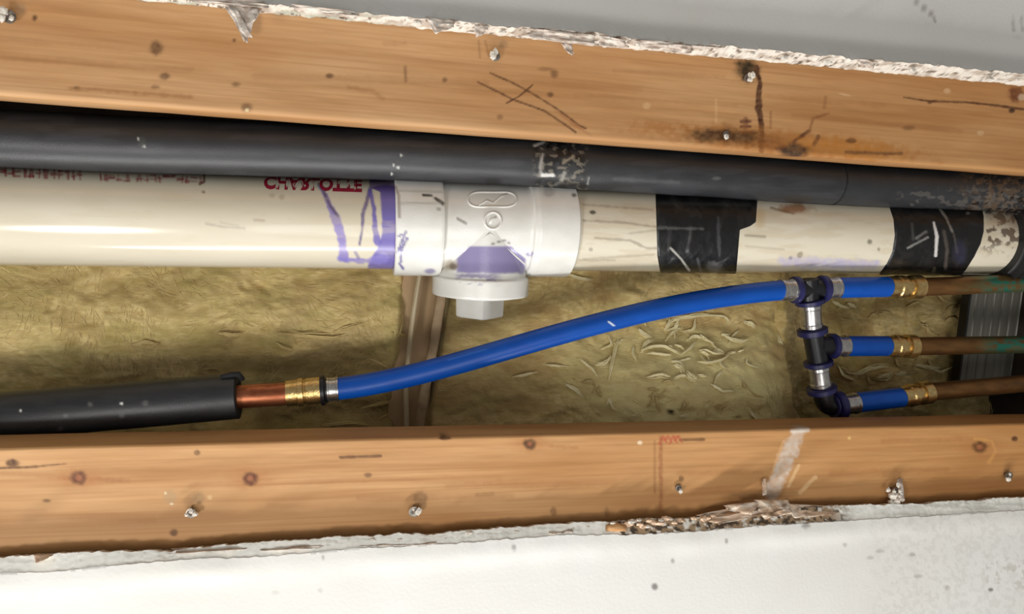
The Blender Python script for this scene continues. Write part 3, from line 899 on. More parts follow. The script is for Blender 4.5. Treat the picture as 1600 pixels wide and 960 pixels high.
# tape bands wound on the pipe
def tape(name, f0, f1, seed, marker=None, r=RP + .0009):
    segs = 200; nu = 70
    th = np.linspace(0, 2 * np.pi, segs, endpoint=False)
    py_ring = proj(PA + pd * (s_at((f0(0) + f1(0)) / 2)) + RP * (np.cos(th)[:, None] * e_f + np.sin(th)[:, None] * e_b))[0][:, 1]
    front = np.cos(th) > -.2
    pyv = py_ring
    a0 = np.array([f0(y) for y in pyv]); a1 = np.array([f1(y) for y in pyv])
    # photograph column -> distance along the pipe on that generator
    ss = np.linspace(-0.1, 1.6, 1500)
    V = np.zeros((nu, segs, 3))
    for j in range(segs):
        rad = np.cos(th[j]) * e_f + np.sin(th[j]) * e_b
        if front[j]:
            Xp = proj(PA + ss[:, None] * pd + RP * rad)[0][:, 0]
            b0, b1 = np.interp(a0[j], Xp, ss), np.interp(a1[j], Xp, ss)
            last = (b0, b1)
        else:
            b0, b1 = s_at(f0(370)), s_at(f1(370))
        uu = b0 + (b1 - b0) * np.linspace(0, 1, nu)
        wr = .0007 * (fbm(uu / .010, np.full(nu, th[j] * 3 + .4 * np.sin(th[j])), seed, 3) - .35)
        wr += .0007 * sstep(.46, .54, fbm(uu / .018, np.full(nu, np.cos(th[j]) * 2.5), seed + 3, 2))
        wr[0] = wr[-1] = -.0008
        V[:, j] = PA + uu[:, None] * pd + (r + wr)[:, None] * rad
    V = V.reshape(-1, 3)
    mk = Marks(V)
    if marker: marker(mk)
    o = mesh(name, V, gridfaces(nu, segs, True), M['tape'], drain, marks=mk)
    return fix_normals(o)


def tm1(mk):
    P = mk.P
    mk.field(0.35 * sstep(.52, .64, fbm(P[:, 0] / 10, P[:, 1] / 20, 121)), (44, 44, 45))
    mk.line([(1048, 388), (1065, 406), (1077, 423)], 3, (170, 168, 160), .9, 1.2, .6, 1); mk.line([(1030, 356), (1098, 358)], 3, (96, 96, 94), .6, 2, 2, 2)
    mk.line([(1122, 340), (1124, 400)], 3, (70, 70, 72), .7, 2, 2, 3); mk.blob((1118, 418), (12, 8), (110, 108, 106), .6, .5, .6, 4)
    mk.line([(1090, 405), (1095, 425)], 3, (90, 90, 90), .6, 2); mk.line([(1030, 318), (1170, 320)], 4, (50, 52, 48), .5, 2)


def tm2(mk):
    P = mk.P
    mk.field(0.35 * sstep(.52, .64, fbm(P[:, 0] / 12, P[:, 1] / 12, 131)), (44, 40, 36))
    mk.line([(1459, 348), (1464, 370), (1462, 400)], [3, 5, 4], (214, 212, 208), .95, 1.2, .4, 1); mk.line([(1464, 321), (1478, 340), (1488, 362)], 3, (130, 126, 118), .8, 1.5, .8, 2)
    mk.line([(1418, 388), (1450, 371)], 2.5, (150, 148, 144), .8, 1.2, .6, 3); mk.line([(1432, 372), (1447, 362)], 4, (120, 118, 114), .7, 1.5, 1, 4)
    mk.line([(1475, 362), (1480, 390), (1477, 420)], 4, (86, 78, 70), .7, 2, 1.5, 5); mk.line([(1490, 365), (1496, 395)], 3, (92, 84, 78), .6, 2, 1.5, 6)
    mk.line([(1425, 350), (1427, 375)], 3, (80, 78, 76), .6, 2); mk.blob((1500, 395), (10, 18), (46, 46, 70), .5)
    mk.line([(1460, 420), (1458, 428)], 4, (90, 80, 66), .6, 2); mk.blob((1412, 318), (3, 3), (170, 170, 166), .8)


tape('tape_band', lambda y: np.interp(y, [300, 330, 400, 430], [1024, 1025, 1027, 1032]), lambda y: np.interp(y, [300, 345, 352, 358, 430], [1184, 1181, 1172, 1156, 1150]), 5, tm1)
tape('tape_band', lambda y: np.interp(y, [315, 345, 370, 395, 412, 428], [1386, 1396, 1398, 1394, 1386, 1374]), lambda y: np.interp(y, [315, 335, 360, 380, 400, 428], [1532, 1537, 1537, 1532, 1522, 1504]), 9, tm2)

# ribbed rubber coupling that takes over at the right-hand end
prof = [(S_END, RP + .0005), (S_END, .0525), (S_END + .002, .054)]
k = 0
while k < 9:
    s = S_END + .004 + k * .009
    prof += [(s, .054), (s + .0015, .060), (s + .0045, .060), (s + .006, .054)]
    k += 1
prof += [(s + .02, .054)]
cp = mesh('rubber_coupling', *lathe_geo(PA, pd, prof, 80), M['dark'], drain); fix_normals(cp); sharp(cp, 40)
cp['label'] = 'black ribbed rubber coupling at the end of the pipe'

# soil crumbs lodged on top of the pipe at its right-hand end
gs = []
r_ = np.random.default_rng(3)
for k in range(260):
    px = 1612 - abs(r_.normal(0, 30)); py = r_.uniform(278, 335) + max(0, 0.2 * (px - 1580))
    c = at(px, py, r_.uniform(.040, .062) if py < 322 else .052)
    s = r_.uniform(.0010, .0034)
    gs.append(chunk(c, (s, s, s * .8), k, 2))
V, Fc = join(*gs)
so = mesh('soil', V, Fc, M['soil'], drain); so['kind'] = 'stuff'


# ------------------------------------------------------------------ foam pipe sleeves
def sleeve(name, path, r, rin, marker, label, group=None, cat='pipe insulation', segs=160, res=.0016, cut_end=True, origin=None, wob=.0):
    path = np.asarray(path, float)
    L = np.concatenate([[0], np.cumsum(np.linalg.norm(np.diff(path, axis=0), axis=1))])
    n = int(L[-1] / res)
    ss = np.linspace(0, L[-1], n)
    P = np.stack([np.interp(ss, L, path[:, i]) for i in range(3)], 1)
    if len(path) > 2:
        for _ in range(60):
            P[1:-1] = (P[:-2] + P[2:] + P[1:-1] * 2) / 4
    rv = r + wob * (fbm(ss / .05, np.zeros(n), 141, 3) - .5)
    V, Fc = tube_geo(P, rv, segs, False)
    mk = Marks(V); marker(mk)
    root = empty(name, P[n // 2], label, cat, group)
    o = mesh('foam_sleeve', V, Fc, M['foam'], root, marks=mk)
    fix_normals(o)
    d1 = P[-1] - P[-3]; d1 /= np.linalg.norm(d1)
    # cut face and bore at both ends
    for q, d, nm in ((P[-1], d1, 'cut_end'), (P[0], P[0] - P[2], 'cut_end')):
        d = d / np.linalg.norm(d)
        oo = mesh(nm, *lathe_geo(q - d * .0005, d, [(-.02, rin), (0.0002, rin), (.0009, rin + .0012), (.0010, r - .0012), (0, r)], 64, False), M['foam_cut'], root)
        fix_normals(oo); sharp(oo, 40)
    return root, P


YF = 0.064
RF = 0.0243


def marks_f1(mk):
    P = mk.P
    mk.field(0.30 * sstep(.5, .7, fbm(P[:, 0] / 70, P[:, 1] / 10, 151)), (66, 66, 70))
    for c in ((216, 217), (627, 243), (615, 258), (622, 262), (612, 272), (225, 229)): mk.blob(c, (2, 2.5), (180, 182, 178), .9, .4, .2)
    mk.blob((222, 222), (6, 8), (70, 74, 66), .4)
    # scuffed, torn patch with stuck dirt
    z = sstep(828, 845, P[:, 0]) * (1 - sstep(905, 925, P[:, 0]))
    mk.field(z * 0.9 * sstep(.46, .56, fbm(P[:, 0] / 9, P[:, 1] / 9, 152)), (20, 19, 18))
    mk.field(z * 0.7 * sstep(.56, .63, fbm(P[:, 0] / 7, P[:, 1] / 6, 153)), (118, 112, 100))
    mk.line([(848, 242), (844, 262), (846, 275)], 4, (150, 146, 140), .8, 2, 1.5, 154); mk.line([(848, 274), (864, 274)], 5, (206, 204, 198), .9, 1.2, .8, 155)
    mk.line([(882, 270), (876, 285), (868, 288)], 5, (140, 138, 130), .8, 1.5, 1.5, 156); mk.line([(880, 255), (895, 245)], 3, (150, 140, 120), .7, 1.5, 1.5, 157)
    mk.line([(920, 278), (918, 288)], 2.5, (150, 148, 146), .7, 1.2); mk.line([(835, 228), (850, 222)], 3, (190, 190, 186), .7, 1.5, 1, 158)
    mk.line([(855, 285), (915, 290)], 6, (22, 20, 18), .7, 3, 2)
    mk.blob((770, 284), (12, 5), (20, 20, 20), .7); mk.blob((1120, 279), (7, 3), (90, 92, 90), .6); mk.line([(960, 280), (1060, 285)], 4, (78, 78, 82), .5, 3, 2, 159)
    mk.blob((1245, 310), (20, 6), (46, 40, 34), .6, .6, .5)


def marks_f2(mk):
    P = mk.P
    mk.line([(1301, 258), (1303, 290), (1302, 306)], 2.5, (96, 92, 86), .7, 1.2, .8, 161); mk.blob((1300, 257), (3, 3), (190, 186, 176), .8)
    z = sstep(1480, 1540, P[:, 0])
    mk.field(0.8 * z * sstep(.45, .58, fbm(P[:, 0] / 8, P[:, 1] / 8, 162)), (84, 68, 52)); mk.field(.6 * z * sstep(.6, .66, fbm(P[:, 0] / 5, P[:, 1] / 5, 163)), (104, 90, 76))
    mk.field(.5 * sstep(1390, 1420, P[:, 0]) * sstep(.54, .64, fbm(P[:, 0] / 8, P[:, 1] / 6, 164)) * sstep(290, 300, P[:, 1]), (92, 88, 84))


fp = lambda x, y: at(x, y, YF)
f1, _ = sleeve('pipe_insulation', [fp(-310, 204), fp(-130, 212), fp(0, 216.5), fp(200, 226), fp(400, 232.5), fp(600, 241), fp(800, 251), fp(1000, 265), fp(1150, 275), fp(1300, 286.5)], RF, .0125, marks_f1,
               'long black foam pipe sleeve running under the upper board, scuffed at mid length', 'foam pipe sleeves', wob=.0012)
f2, _ = sleeve('pipe_insulation', [fp(1302.5, 286.5), fp(1400, 292), fp(1500, 296), fp(1700, 304)], RF - .0002, .0125, marks_f2,
               'short black foam pipe sleeve at the far right, dirty at its end', 'foam pipe sleeves', wob=.001)


def marks_f3(mk):
    P = mk.P
    for c in ((32, 642), (190, 631)): mk.blob(c, (2.5, 2.5), (226, 226, 222), .95, .4, .2)
    for c in ((141, 632), (227, 630), (190, 650), (102, 650), (95, 670)): mk.blob(c, (4, 4), (110, 112, 110), .55, .6, .5, int(c[0]))
    mk.field(0.25 * sstep(.5, .7, fbm(P[:, 0] / 60, P[:, 1] / 10, 171)), (64, 66, 66))


YW = 0.062
f3, _ = sleeve('pipe_insulation', [at(-310, 684, YW), at(-130, 667, YW), at(0, 651, YW), at(372, 619, YW)], .0215, .0117, marks_f3, 'black foam pipe sleeve at lower left with copper pipe leaving its cut end', 'foam pipe sleeves', wob=.0012)
# split lip where the sleeve's slit opens at the cut end
lip = [at(345, 589, YW - .008), at(362, 586, YW - .008), at(372, 585, YW - .008), at(380, 594, YW - .006)]
lp = ridge('slit_lip', lip, [.002, .0026, .0030, .0022], f3, M['foam_cut'])

# ------------------------------------------------------------------ water line
wl_root = empty('water_line', at(900, 520, YW), 'blue plastic water tube with crimped fittings joining copper pipes left and right', 'water pipe')
RT = 0.0111


def straight(name, a, b, r, m, parent, marker=None, segs=48, res=.0015, caps=True):
    a = np.asarray(a); b = np.asarray(b); L = np.linalg.norm(b - a); n = max(2, int(L / res))
    V, Fc = tube_geo(a + np.linspace(0, 1, n)[:, None] * (b - a), r, segs, caps)
    mk = Marks(V)
    if marker: marker(mk)
    o = mesh(name, V, Fc, m, parent, marks=mk)
    fix_normals(o); sharp(o, 50)
    return o


def fitting(name, a, b, prof, m, parent, segs=48):
    """prof: (fraction along a-b, radius)"""
    a = np.asarray(a); b = np.asarray(b); L = np.linalg.norm(b - a)
    o = mesh(name, *lathe_geo(a, b - a, [(t * L, r) for t, r in prof], segs), m, parent)
    fix_normals(o); sharp(o, 30)
    return o


def crimp(a, b, r, parent):
    return fitting('crimp_ring', a, b, [(0, r - .0012), (.02, r), (.16, r + .0002), (.2, r - .0006), (.5, r - .0008), (.8, r - .0006), (.84, r + .0002), (.98, r), (1, r - .0012)], M['steel'], parent)


def collar(a, b, r, parent):
    return fitting('collar', a, b, [(0, r - .002), (.15, r), (.85, r), (1, r - .002)], M['plastic_blue'], parent)


w = lambda x, y, Y=YW: at(x, y, Y)
# left copper pipe, brass coupling, first crimp
straight('copper_pipe', w(330, 623), w(452, 615.5), RT, M['copper'], wl_root, lambda mk: mk.field(.5 * sstep(.55, .65, fbm(mk.P[:, 0] / 14, mk.P[:, 1] / 5, 181)), (140, 74, 48)))
cpl = fitting('brass_coupling', w(448, 615.5), w(505, 610), [(0, .0112), (.0, .0124), (.1, .0126), (.30, .0126), (.32, .0138), (.46, .0140), (.48, .0122), (.52, .0122), (.54, .0132), (.96, .0132), (1, .012)], M['brass'], wl_root)
fitting('rubber_ring', w(500, 610.5), w(511, 609.5), [(0, .011), (.1, .0148), (.6, .0150), (.8, .0125), (1, .0125)], M['plastic'], wl_root)
crimp(w(511, 609.5), w(529, 608), .0122, wl_root)
# long tube
ctl = [(524, 608.3), (560, 604), (600, 596.5), (640, 587.5), (680, 577.5), (720, 566.5), (760, 555), (800, 543.5), (850, 529), (900, 515), (950, 502), (1000, 489.5), (1050, 478.5), (1100, 469), (1150, 461.5), (1190, 456.5), (1224, 453.5)]
P = np.array([at(x, y, YW - .012 * math.sin(math.pi * (x - 524) / 700)) for x, y in ctl])
tt = np.linspace(0, len(P) - 1, 300)
PP = np.stack([np.interp(tt, np.arange(len(P)), P[:, i]) for i in range(3)], 1)
for _ in range(120): PP[1:-1] = (PP[:-2] + PP[2:] + 2 * PP[1:-1]) / 4
V, Fc = tube_geo(PP, RT, 64)
mk = Marks(V)
mk.line([(951, 503), (959, 509)], 2.5, (214, 226, 240), .95, 1); mk.line([(700, 563), (760, 546)], 1.5, (60, 120, 210), .5, 1); mk.line([(560, 608), (600, 601)], 1.5, (60, 120, 210), .4, 1)
tb = mesh('blue_tube', V, Fc, M['blue'], wl_root, marks=mk); fix_normals(tb)


def branch(x0, y0, x1, y1, x2, y2, x3, y3, x4, y4, ring0, patina, xa):
    """crimp ring, short blue tube, brass end, copper pipe"""
    crimp(w(*ring0[0]), w(*ring0[1]), .0125, wl_root)
    straight('blue_tube', w(x0, y0), w(x1, y1), RT + .0006, M['blue'], wl_root)
    fitting('brass_coupling', w(x1 - 3, y1), w(x2, y2), [(0, .011), (0, .0122), (.25, .0122), (.28, .0134), (.45, .0134), (.47, .0112), (.66, .0112), (.68, .0138), (.95, .0140), (1, .0118)], M['brass'], wl_root)

    def mkp(mk):
        Q = mk.P
        mk.field(.9 * sstep(.30, .5, fbm(Q[:, 0] / 12, Q[:, 1] / 7, 191)) * sstep(patina - 20, patina + 20, Q[:, 0]), (30, 128, 108))
        mk.field(.7 * sstep(patina - 60, patina - 20, Q[:, 0]) * sstep(.45, .6, fbm(Q[:, 0] / 20, Q[:, 1] / 4, 192)), (112, 104, 66))
    straight('copper_pipe', w(x2 - 4, y2), w(x3, y3), RT - .0004, M['copper_old'], wl_root, mkp)


# manifold: two tees and an elbow down the left side, three branches
t1, t2, el = w(1263, 453), w(1278, 540), w(1291, 632)
crimp(w(1218, 453.8), w(1240, 453.3), .0122, wl_root)


def tee_piece(top, bot, side0, side1, label=None):
    g1 = lathe_geo(top, np.asarray(bot) - top, [(0, .0112), (np.linalg.norm(np.asarray(bot) - top), .0112)], 40)
    g2 = lathe_geo(side0, np.asarray(side1) - side0, [(0, .0112), (np.linalg.norm(np.asarray(side1) - side0), .0112)], 40)
    o = mesh('tee_fitting', *join(g1, g2), M['plastic'], wl_root)
    fix_normals(o); sharp(o, 40)
    return o


T1 = tee_piece(w(1262, 437), w(1265, 474), w(1243, 453.3), w(1290, 451.5))
collar(w(1239, 453.3), w(1247, 453.2), .0150, T1); collar(w(1281, 451.7), w(1290, 451.4), .0150, T1); collar(w(1265, 468), w(1266, 476), .0160, T1)
crimp(w(1266, 477), w(1268.5, 513), .0118, wl_root)
T2 = tee_piece(w(1269, 515), w(1279, 570), w(1278, 541), w(1302, 541))
collar(w(1268.5, 513), w(1270, 523), .0165, T2); collar(w(1278, 564), w(1279, 572), .0160, T2); collar(w(1296, 541), w(1304, 541), .0145, T2)
crimp(w(1279, 573), w(1283, 604), .0118, wl_root)
# elbow swept from the run into the lowest branch
ec = [w(1284, 606), w(1287, 620), w(1290, 630), w(1297, 635), w(1310, 634)]
EP = np.array(ec); tt = np.linspace(0, 4, 60); EP = np.stack([np.interp(tt, range(5), EP[:, i]) for i in range(3)], 1)
for _ in range(40): EP[1:-1] = (EP[:-2] + EP[2:] + 2 * EP[1:-1]) / 4
E1 = mesh('elbow_fitting', *tube_geo(EP, .0112, 40), M['plastic'], wl_root); fix_normals(E1)
collar(w(1283, 604), w(1285, 613), .0165, E1); collar(w(1304, 634.5), w(1315, 633), .0172, E1); collar(w(1299, 635), w(1303, 634.5), .014, E1)
branch(1306, 450, 1389, 448.5, 1438, 449, 1640, 441, 0, 0, ((1290, 451.3), (1308, 450)), 1540, 0)
branch(1318, 541, 1388, 541, 1428, 541.5, 1640, 538, 0, 0, ((1304, 541), (1321, 541)), 1545, 0)
branch(1334, 630, 1410, 621, 1452, 613, 1640, 596, 0, 0, ((1315, 633), (1337, 630)), 1680, 0)

# ------------------------------------------------------------------ glass wool batts
def batt(name, lft, rgt, Y0, bulge, marker, label, seed, nu, nv=150, top=236, bot=735, eamp=.03):
    v_ = np.linspace(top, bot, nv); u_ = np.linspace(0, 1, nu)
    l = np.array([lft(y) for y in v_]); r = np.array([rgt(y) for y in v_])
    PX = l[None, :] + (r - l)[None, :] * u_[:, None]; PY = np.repeat(v_[None, :], nu, 0)
    V = np.array([at(a, b, Y0) for a, b in zip(PX.ravel(), PY.ravel())])
    X, Z = V[:, 0], V[:, 2]
    wx = X + .03 * (fbm(X / .05, Z / .05, seed, 3) - .5); wz = Z + .03 * (fbm(X / .05, Z / .05, seed + 5, 3) - .5)
    h = .016 * (fbm(wx / .07, wz / .035, seed + 1, 4) - .5) + .010 * (fbm(wx / .022, wz / .010, seed + 2, 4) - .5) +   .003 * np.abs(fbm(wx / .012, wz / .006, seed + 3, 3) - .5)
    e = np.minimum(np.repeat(u_, nv), 1 - np.repeat(u_, nv)) * (XR - XL) * .5
    edge = eamp * (1 - sstep(0, .018, e))
    px, py = PX.ravel(), PY.ravel()
    d = h - bulge(px, py)
    V2 = V.copy(); V2[:, 1] = Y0 + d + edge
    V2[:, 1] = np.minimum(V2[:, 1], YB - .004)
    V2[:, 1] += np.maximum(0, .042 - V2[:, 1]) * sstep(650, 668, py)
    mk = Marks(V2); mk.P = np.stack([px, py], 1)
    marker(mk)
    root = empty(name, V2.mean(0), label, 'insulation', 'glass wool batts')
    o = mesh('wool_body', V2, gridfaces(nu, nv), M['fibre'], root, marks=mk)
    fix_normals(o)
    # loose strands lying on the surface
    rs = np.random.default_rng(seed)
    G = V2.reshape(nu, nv, 3)
    SV = []; SF = []; n = 0
    count = int(nu * 14)
    SC_ = []
    for k in range(count):
        i = rs.integers(2, nu - 3); j = rs.integers(2, nv - 3)
        p = G[i, j]
        flow = fbm(p[0] / .06, p[2] / .06, seed + 8, 2) * 4.5 - 2.2 + rs.normal(0, .35)
        L = rs.uniform(.008, .030); wd = rs.uniform(.00010, .00020); cur = rs.normal(0, 18)
        ptsv = []
        a = flow; q = np.array([p[0], p[2]])
        lift = rs.uniform(.0002, .0009)
        for s in range(6):
            ii = int(np.clip(i + (q[0] - p[0]) / max((G[1, j, 0] - G[0, j, 0]), 1e-4), 0, nu - 1)); jj = int(np.clip(j + (q[1] - p[2]) / min((G[i, 1, 2] - G[i, 0, 2]), -1e-4), 0, nv - 1))
            y = G[ii, jj, 1] - lift * math.sin(math.pi * (s + .4) / 6)
            ptsv.append((q[0], y, q[1], a)); q = q + L / 5 * np.array([math.cos(a), math.sin(a)]); a += cur * L / 5
        for s, (x, y, z, an) in enumerate(ptsv):
            wk = wd * (0.4 + math.sin(math.pi * (s + .5) / 6))
            nx, nz = -math.sin(an) * wk, math.cos(an) * wk
            SV += [(x + nx, y, z + nz), (x, y - wk * .9, z), (x - nx, y, z - nz)]
        for s in range(5):
            b = n + s * 3
            SF += [[b, b + 1, b + 4, b + 3], [b + 1, b + 2, b + 5, b + 4]]
        n += 18
    SV = np.array(SV)
    mk2 = Marks(SV)
    st = mesh('loose_strands', SV, SF, M['strand'], root, marks=mk2)
    st['kind'] = 'stuff'
    return root


Y0 = 0.150


def nob(px, py): return 0 * px


def mb_left(mk):
    P = mk.P
    mk.field(.45 * sstep(.45, .65, fbm(P[:, 0] / 70, P[:, 1] / 26, 201)), (150, 124, 70))
    mk.field(.4 * sstep(.5, .65, fbm(P[:, 0] / 45, P[:, 1] / 14, 202)), (206, 186, 124))
    mk.field(.4 * sstep(.5, .68, fbm(P[:, 0] / 55, P[:, 1] / 30, 203)), (176, 150, 110))
    mk.field(.3 * sstep(.5, .64, fbm(P[:, 0] / 60, P[:, 1] / 30, 204)), (164, 158, 88))
    mk.field(.55 * sstep(530, 600, P[:, 1] + 40 * (fbm(P[:, 0] / 50, P[:, 1] / 30, 205) - .5)) * sstep(380, 420, P[:, 0]), (120, 98, 60))  # shadow on the lower wool, painted into its colour


def mb_right(mk):
    P = mk.P
    mk.field(.5 * sstep(.45, .62, fbm(P[:, 0] / 60, P[:, 1] / 26, 211)), (176, 150, 98))
    mk.field(.45 * sstep(.5, .65, fbm(P[:, 0] / 40, P[:, 1] / 20, 212)), (216, 200, 136))
    mk.field(.5 * sstep(.5, .66, fbm(P[:, 0] / 50, P[:, 1] / 24, 213)), (182, 146, 96))
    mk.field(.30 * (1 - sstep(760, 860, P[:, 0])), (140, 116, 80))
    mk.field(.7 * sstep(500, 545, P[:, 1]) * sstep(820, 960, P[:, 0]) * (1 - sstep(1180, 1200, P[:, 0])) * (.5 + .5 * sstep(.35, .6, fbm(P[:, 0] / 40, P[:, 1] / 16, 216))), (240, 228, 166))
    mk.blob((1010, 619), (5, 3), (20, 18, 14), .95, .4)


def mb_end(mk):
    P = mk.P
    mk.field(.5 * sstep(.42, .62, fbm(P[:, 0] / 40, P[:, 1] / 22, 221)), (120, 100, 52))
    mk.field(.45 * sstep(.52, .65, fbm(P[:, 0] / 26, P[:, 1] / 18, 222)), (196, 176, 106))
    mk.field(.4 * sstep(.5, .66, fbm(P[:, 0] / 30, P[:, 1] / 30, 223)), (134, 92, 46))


seamL = lambda y: np.interp(y, [230, 430, 560, 660, 735], [676, 650, 636, 634, 630])
seamR = lambda y: np.interp(y, [230, 430, 560, 660, 735], [722, 698, 678, 658, 650])
foldL = lambda y: np.interp(y, [230, 430, 500, 560, 620, 660, 735], [1226, 1230, 1234, 1226, 1222, 1236, 1240])
foldR = lambda y: np.interp(y, [230, 430, 500, 560, 620, 660, 735], [1194, 1200, 1204, 1196, 1192, 1208, 1214])
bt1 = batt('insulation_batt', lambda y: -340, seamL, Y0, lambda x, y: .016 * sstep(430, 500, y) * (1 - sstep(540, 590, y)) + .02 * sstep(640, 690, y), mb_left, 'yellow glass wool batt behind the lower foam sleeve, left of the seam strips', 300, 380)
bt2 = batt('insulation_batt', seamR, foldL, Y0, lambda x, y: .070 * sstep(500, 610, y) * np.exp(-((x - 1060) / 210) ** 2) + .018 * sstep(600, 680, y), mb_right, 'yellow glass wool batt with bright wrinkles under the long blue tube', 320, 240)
bt3 = batt('insulation_batt', foldR, lambda y: np.interp(y, [230, 735], [1552, 1552]), Y0 + .012, lambda x, y: .022 * np.exp(-((y - 585) / 30) ** 2) * np.exp(-((x - 1390) / 70) ** 2) + .02 * (1 - sstep(1210, 1260, x)), mb_end, 'shaded glass wool batt behind the three short blue tubes', 340, 170, eamp=.014)


# bright rolled wrinkles and tufts
def tuft(parent, pts, wpx, lift=.004, flat=.45, Yb=None, m='tuft', seed=0, name='wool_wrinkle'):
    body = [c for c in parent.children if c.name.startswith('wool_body')][0]
    BV = np.array([v.co[:] for v in body.data.vertices]) + ORG[body.name]
    bp = proj(BV)[0]
    P = []
    for x, y in pts:
        k = np.argmin((bp[:, 0] - x) ** 2 + (bp[:, 1] - y) ** 2)
        P.append(at(x, y, BV[k, 1] - lift))
    P = np.array(P); n = max(12, 6 * len(P)); t = np.linspace(0, len(P) - 1, n)
    P = np.stack([np.interp(t, np.arange(len(P)), P[:, i]) for i in range(3)], 1)
    for _ in range(6): P[1:-1] = (P[:-2] + P[2:] + 2 * P[1:-1]) / 4
    q = np.linspace(0, 1, n)
    hw = wpx * 5.6e-4 * .55
    rs = np.random.default_rng(seed + 900)
    gs = []
    T, A, B = frames(P)
    env = np.sin(np.pi * np.clip(q, .02, .98)) ** .6
    for f in range(11):
        o1, o2 = rs.normal(0, .5), rs.normal(0, .3)
        a, b = sorted((rs.uniform(0, .3), rs.uniform(.65, 1.0)))
        i0, i1 = int(a * (n - 1)), int(b * (n - 1)) + 1
        if i1 - i0 < 5: continue
        wv = (fbm(q * 5, np.full(n, f * 1.7), seed + f, 2) - .5) * 1.2
        C = P + (B * (hw * (o1 + wv) * (.35 + .65 * env))[:, None]) + A * (hw * (.4 * o2 + .3 * abs(o1)) * env)[:, None]
        C = C[i0:i1]
        rr = rs.uniform(.00035, .0008) * np.sin(np.pi * np.linspace(.08, .92, len(C))) ** .7
        gs.append(tube_geo(C, rr, 6))
    V, Fc = join(*gs)
    o = mesh(name, V, Fc, M[m], parent)
    return fix_normals(o)


for k, (pts, wd) in enumerate([
        ([(1002, 548), (1018, 541), (1038, 540), (1052, 548), (1066, 555)], 6), ([(1064, 555), (1078, 545), (1088, 533)], 5), ([(1090, 548), (1105, 548), (1118, 554), (1136, 553)], 6),
        ([(1130, 523), (1142, 530), (1158, 533), (1174, 530)], 9), ([(1168, 558), (1166, 568), (1176, 572), (1188, 576)], 6), ([(1072, 580), (1082, 590), (1092, 596)], 11),
        ([(1008, 552), (1030, 553), (1052, 556)], 5), ([(1090, 566), (1110, 567), (1130, 562), (1145, 550)], 6), ([(968, 530), (960, 548), (955, 575), (950, 598)], 7), ([(852, 570), (870, 572), (890, 574)], 5),
        ([(800, 590), (822, 586), (846, 580)], 5), ([(1048, 498), (1072, 496), (1100, 492), (1140, 496)], 6), ([(1110, 492), (1134, 495), (1140, 508)], 4), ([(1130, 520), (1128, 524), (1142, 524)], 4),
        ([(948, 635), (952, 622), (958, 640), (970, 640)], 5), ([(985, 652), (1000, 650)], 7), ([(1060, 650), (1080, 650)], 7), ([(1170, 640), (1180, 655), (1198, 661)], 8), ([(1010, 590), (1030, 585), (1050, 590)], 5),
        ([(880, 600), (900, 610), (915, 625)], 5), ([(905, 560), (925, 575), (935, 592)], 5), ([(1110, 600), (1130, 612), (1150, 610)], 6), ([(880, 425), (905, 436), (930, 438)], 6)]):
    tuft(bt2, pts, wd, seed=k)
for k, (pts, wd) in enumerate([
        ([(520, 520), (545, 512), (570, 505)], 7), ([(610, 520), (628, 522), (640, 530)], 5), ([(430, 520), (470, 525), (520, 528), (540, 522)], 9), ([(575, 560), (600, 572), (625, 580)], 5),
        ([(430, 535), (445, 545), (460, 548)], 6), ([(340, 520), (362, 524), (380, 520)], 7), ([(205, 540), (230, 534), (250, 540)], 6), ([(560, 640), (600, 630), (640, 622)], 7), ([(590, 655), (620, 645), (650, 640)], 6), ([(500, 665), (540, 660), (580, 664)], 7)]):
    tuft(bt1, pts, wd, m='strand', seed=40 + k)
for k, (pts, wd) in enumerate([
        ([(1320, 580), (1340, 586), (1358, 576), (1380, 572), (1396, 574)], 12), ([(1368, 590), (1385, 588), (1395, 580)], 14), ([(1418, 568), (1440, 572), (1460, 576), (1478, 574)], 7), ([(1452, 575), (1470, 582), (1492, 572)], 6),
        ([(1300, 470), (1312, 478), (1332, 482)], 6), ([(1324, 474), (1340, 480)], 8), ([(1310, 572), (1318, 588), (1340, 596)], 6), ([(1398, 586), (1420, 582)], 6), ([(1215, 520), (1225, 550), (1222, 580)], 9), ([(1212, 640), (1206, 600)], 5)]):
    tuft(bt3, pts, wd, seed=70 + k)

rl = np.random.default_rng(21)
for k in range(46):
    x = rl.normal(1070, 75); y = rl.uniform(505, 640); a = (fbm(np.array([x / 40]), np.array([y / 30]), 230, 2)[0] - .5) * 6 + rl.normal(0, .3); L = rl.uniform(14, 34)
    if not 870 < x < 1190: continue
    c_, s_ = math.cos(a), math.sin(a); b_ = rl.normal(0, .25)
    tuft(bt2, [(x - L * c_ / 2, y - L * s_ / 2), (x - s_ * L * b_, y + c_ * L * b_), (x + L * c_ / 2, y + L * s_ / 2)], rl.uniform(4, 9), lift=.002, m='tuft' if y < 600 else 'strand', seed=300 + k)
for k in range(22):
    x = rl.uniform(1300, 1500); y = rl.uniform(562, 600) if k % 2 else rl.uniform(465, 515); a = rl.normal(0, .7); L = rl.uniform(14, 34)
    c_, s_ = math.cos(a), math.sin(a); b_ = rl.normal(0, .25)
    tuft(bt3, [(x - L * c_ / 2, y - L * s_ / 2), (x - s_ * L * b_, y + c_ * L * b_), (x + L * c_ / 2, y + L * s_ / 2)], rl.uniform(4, 9), lift=.002, m='strand', seed=400 + k)

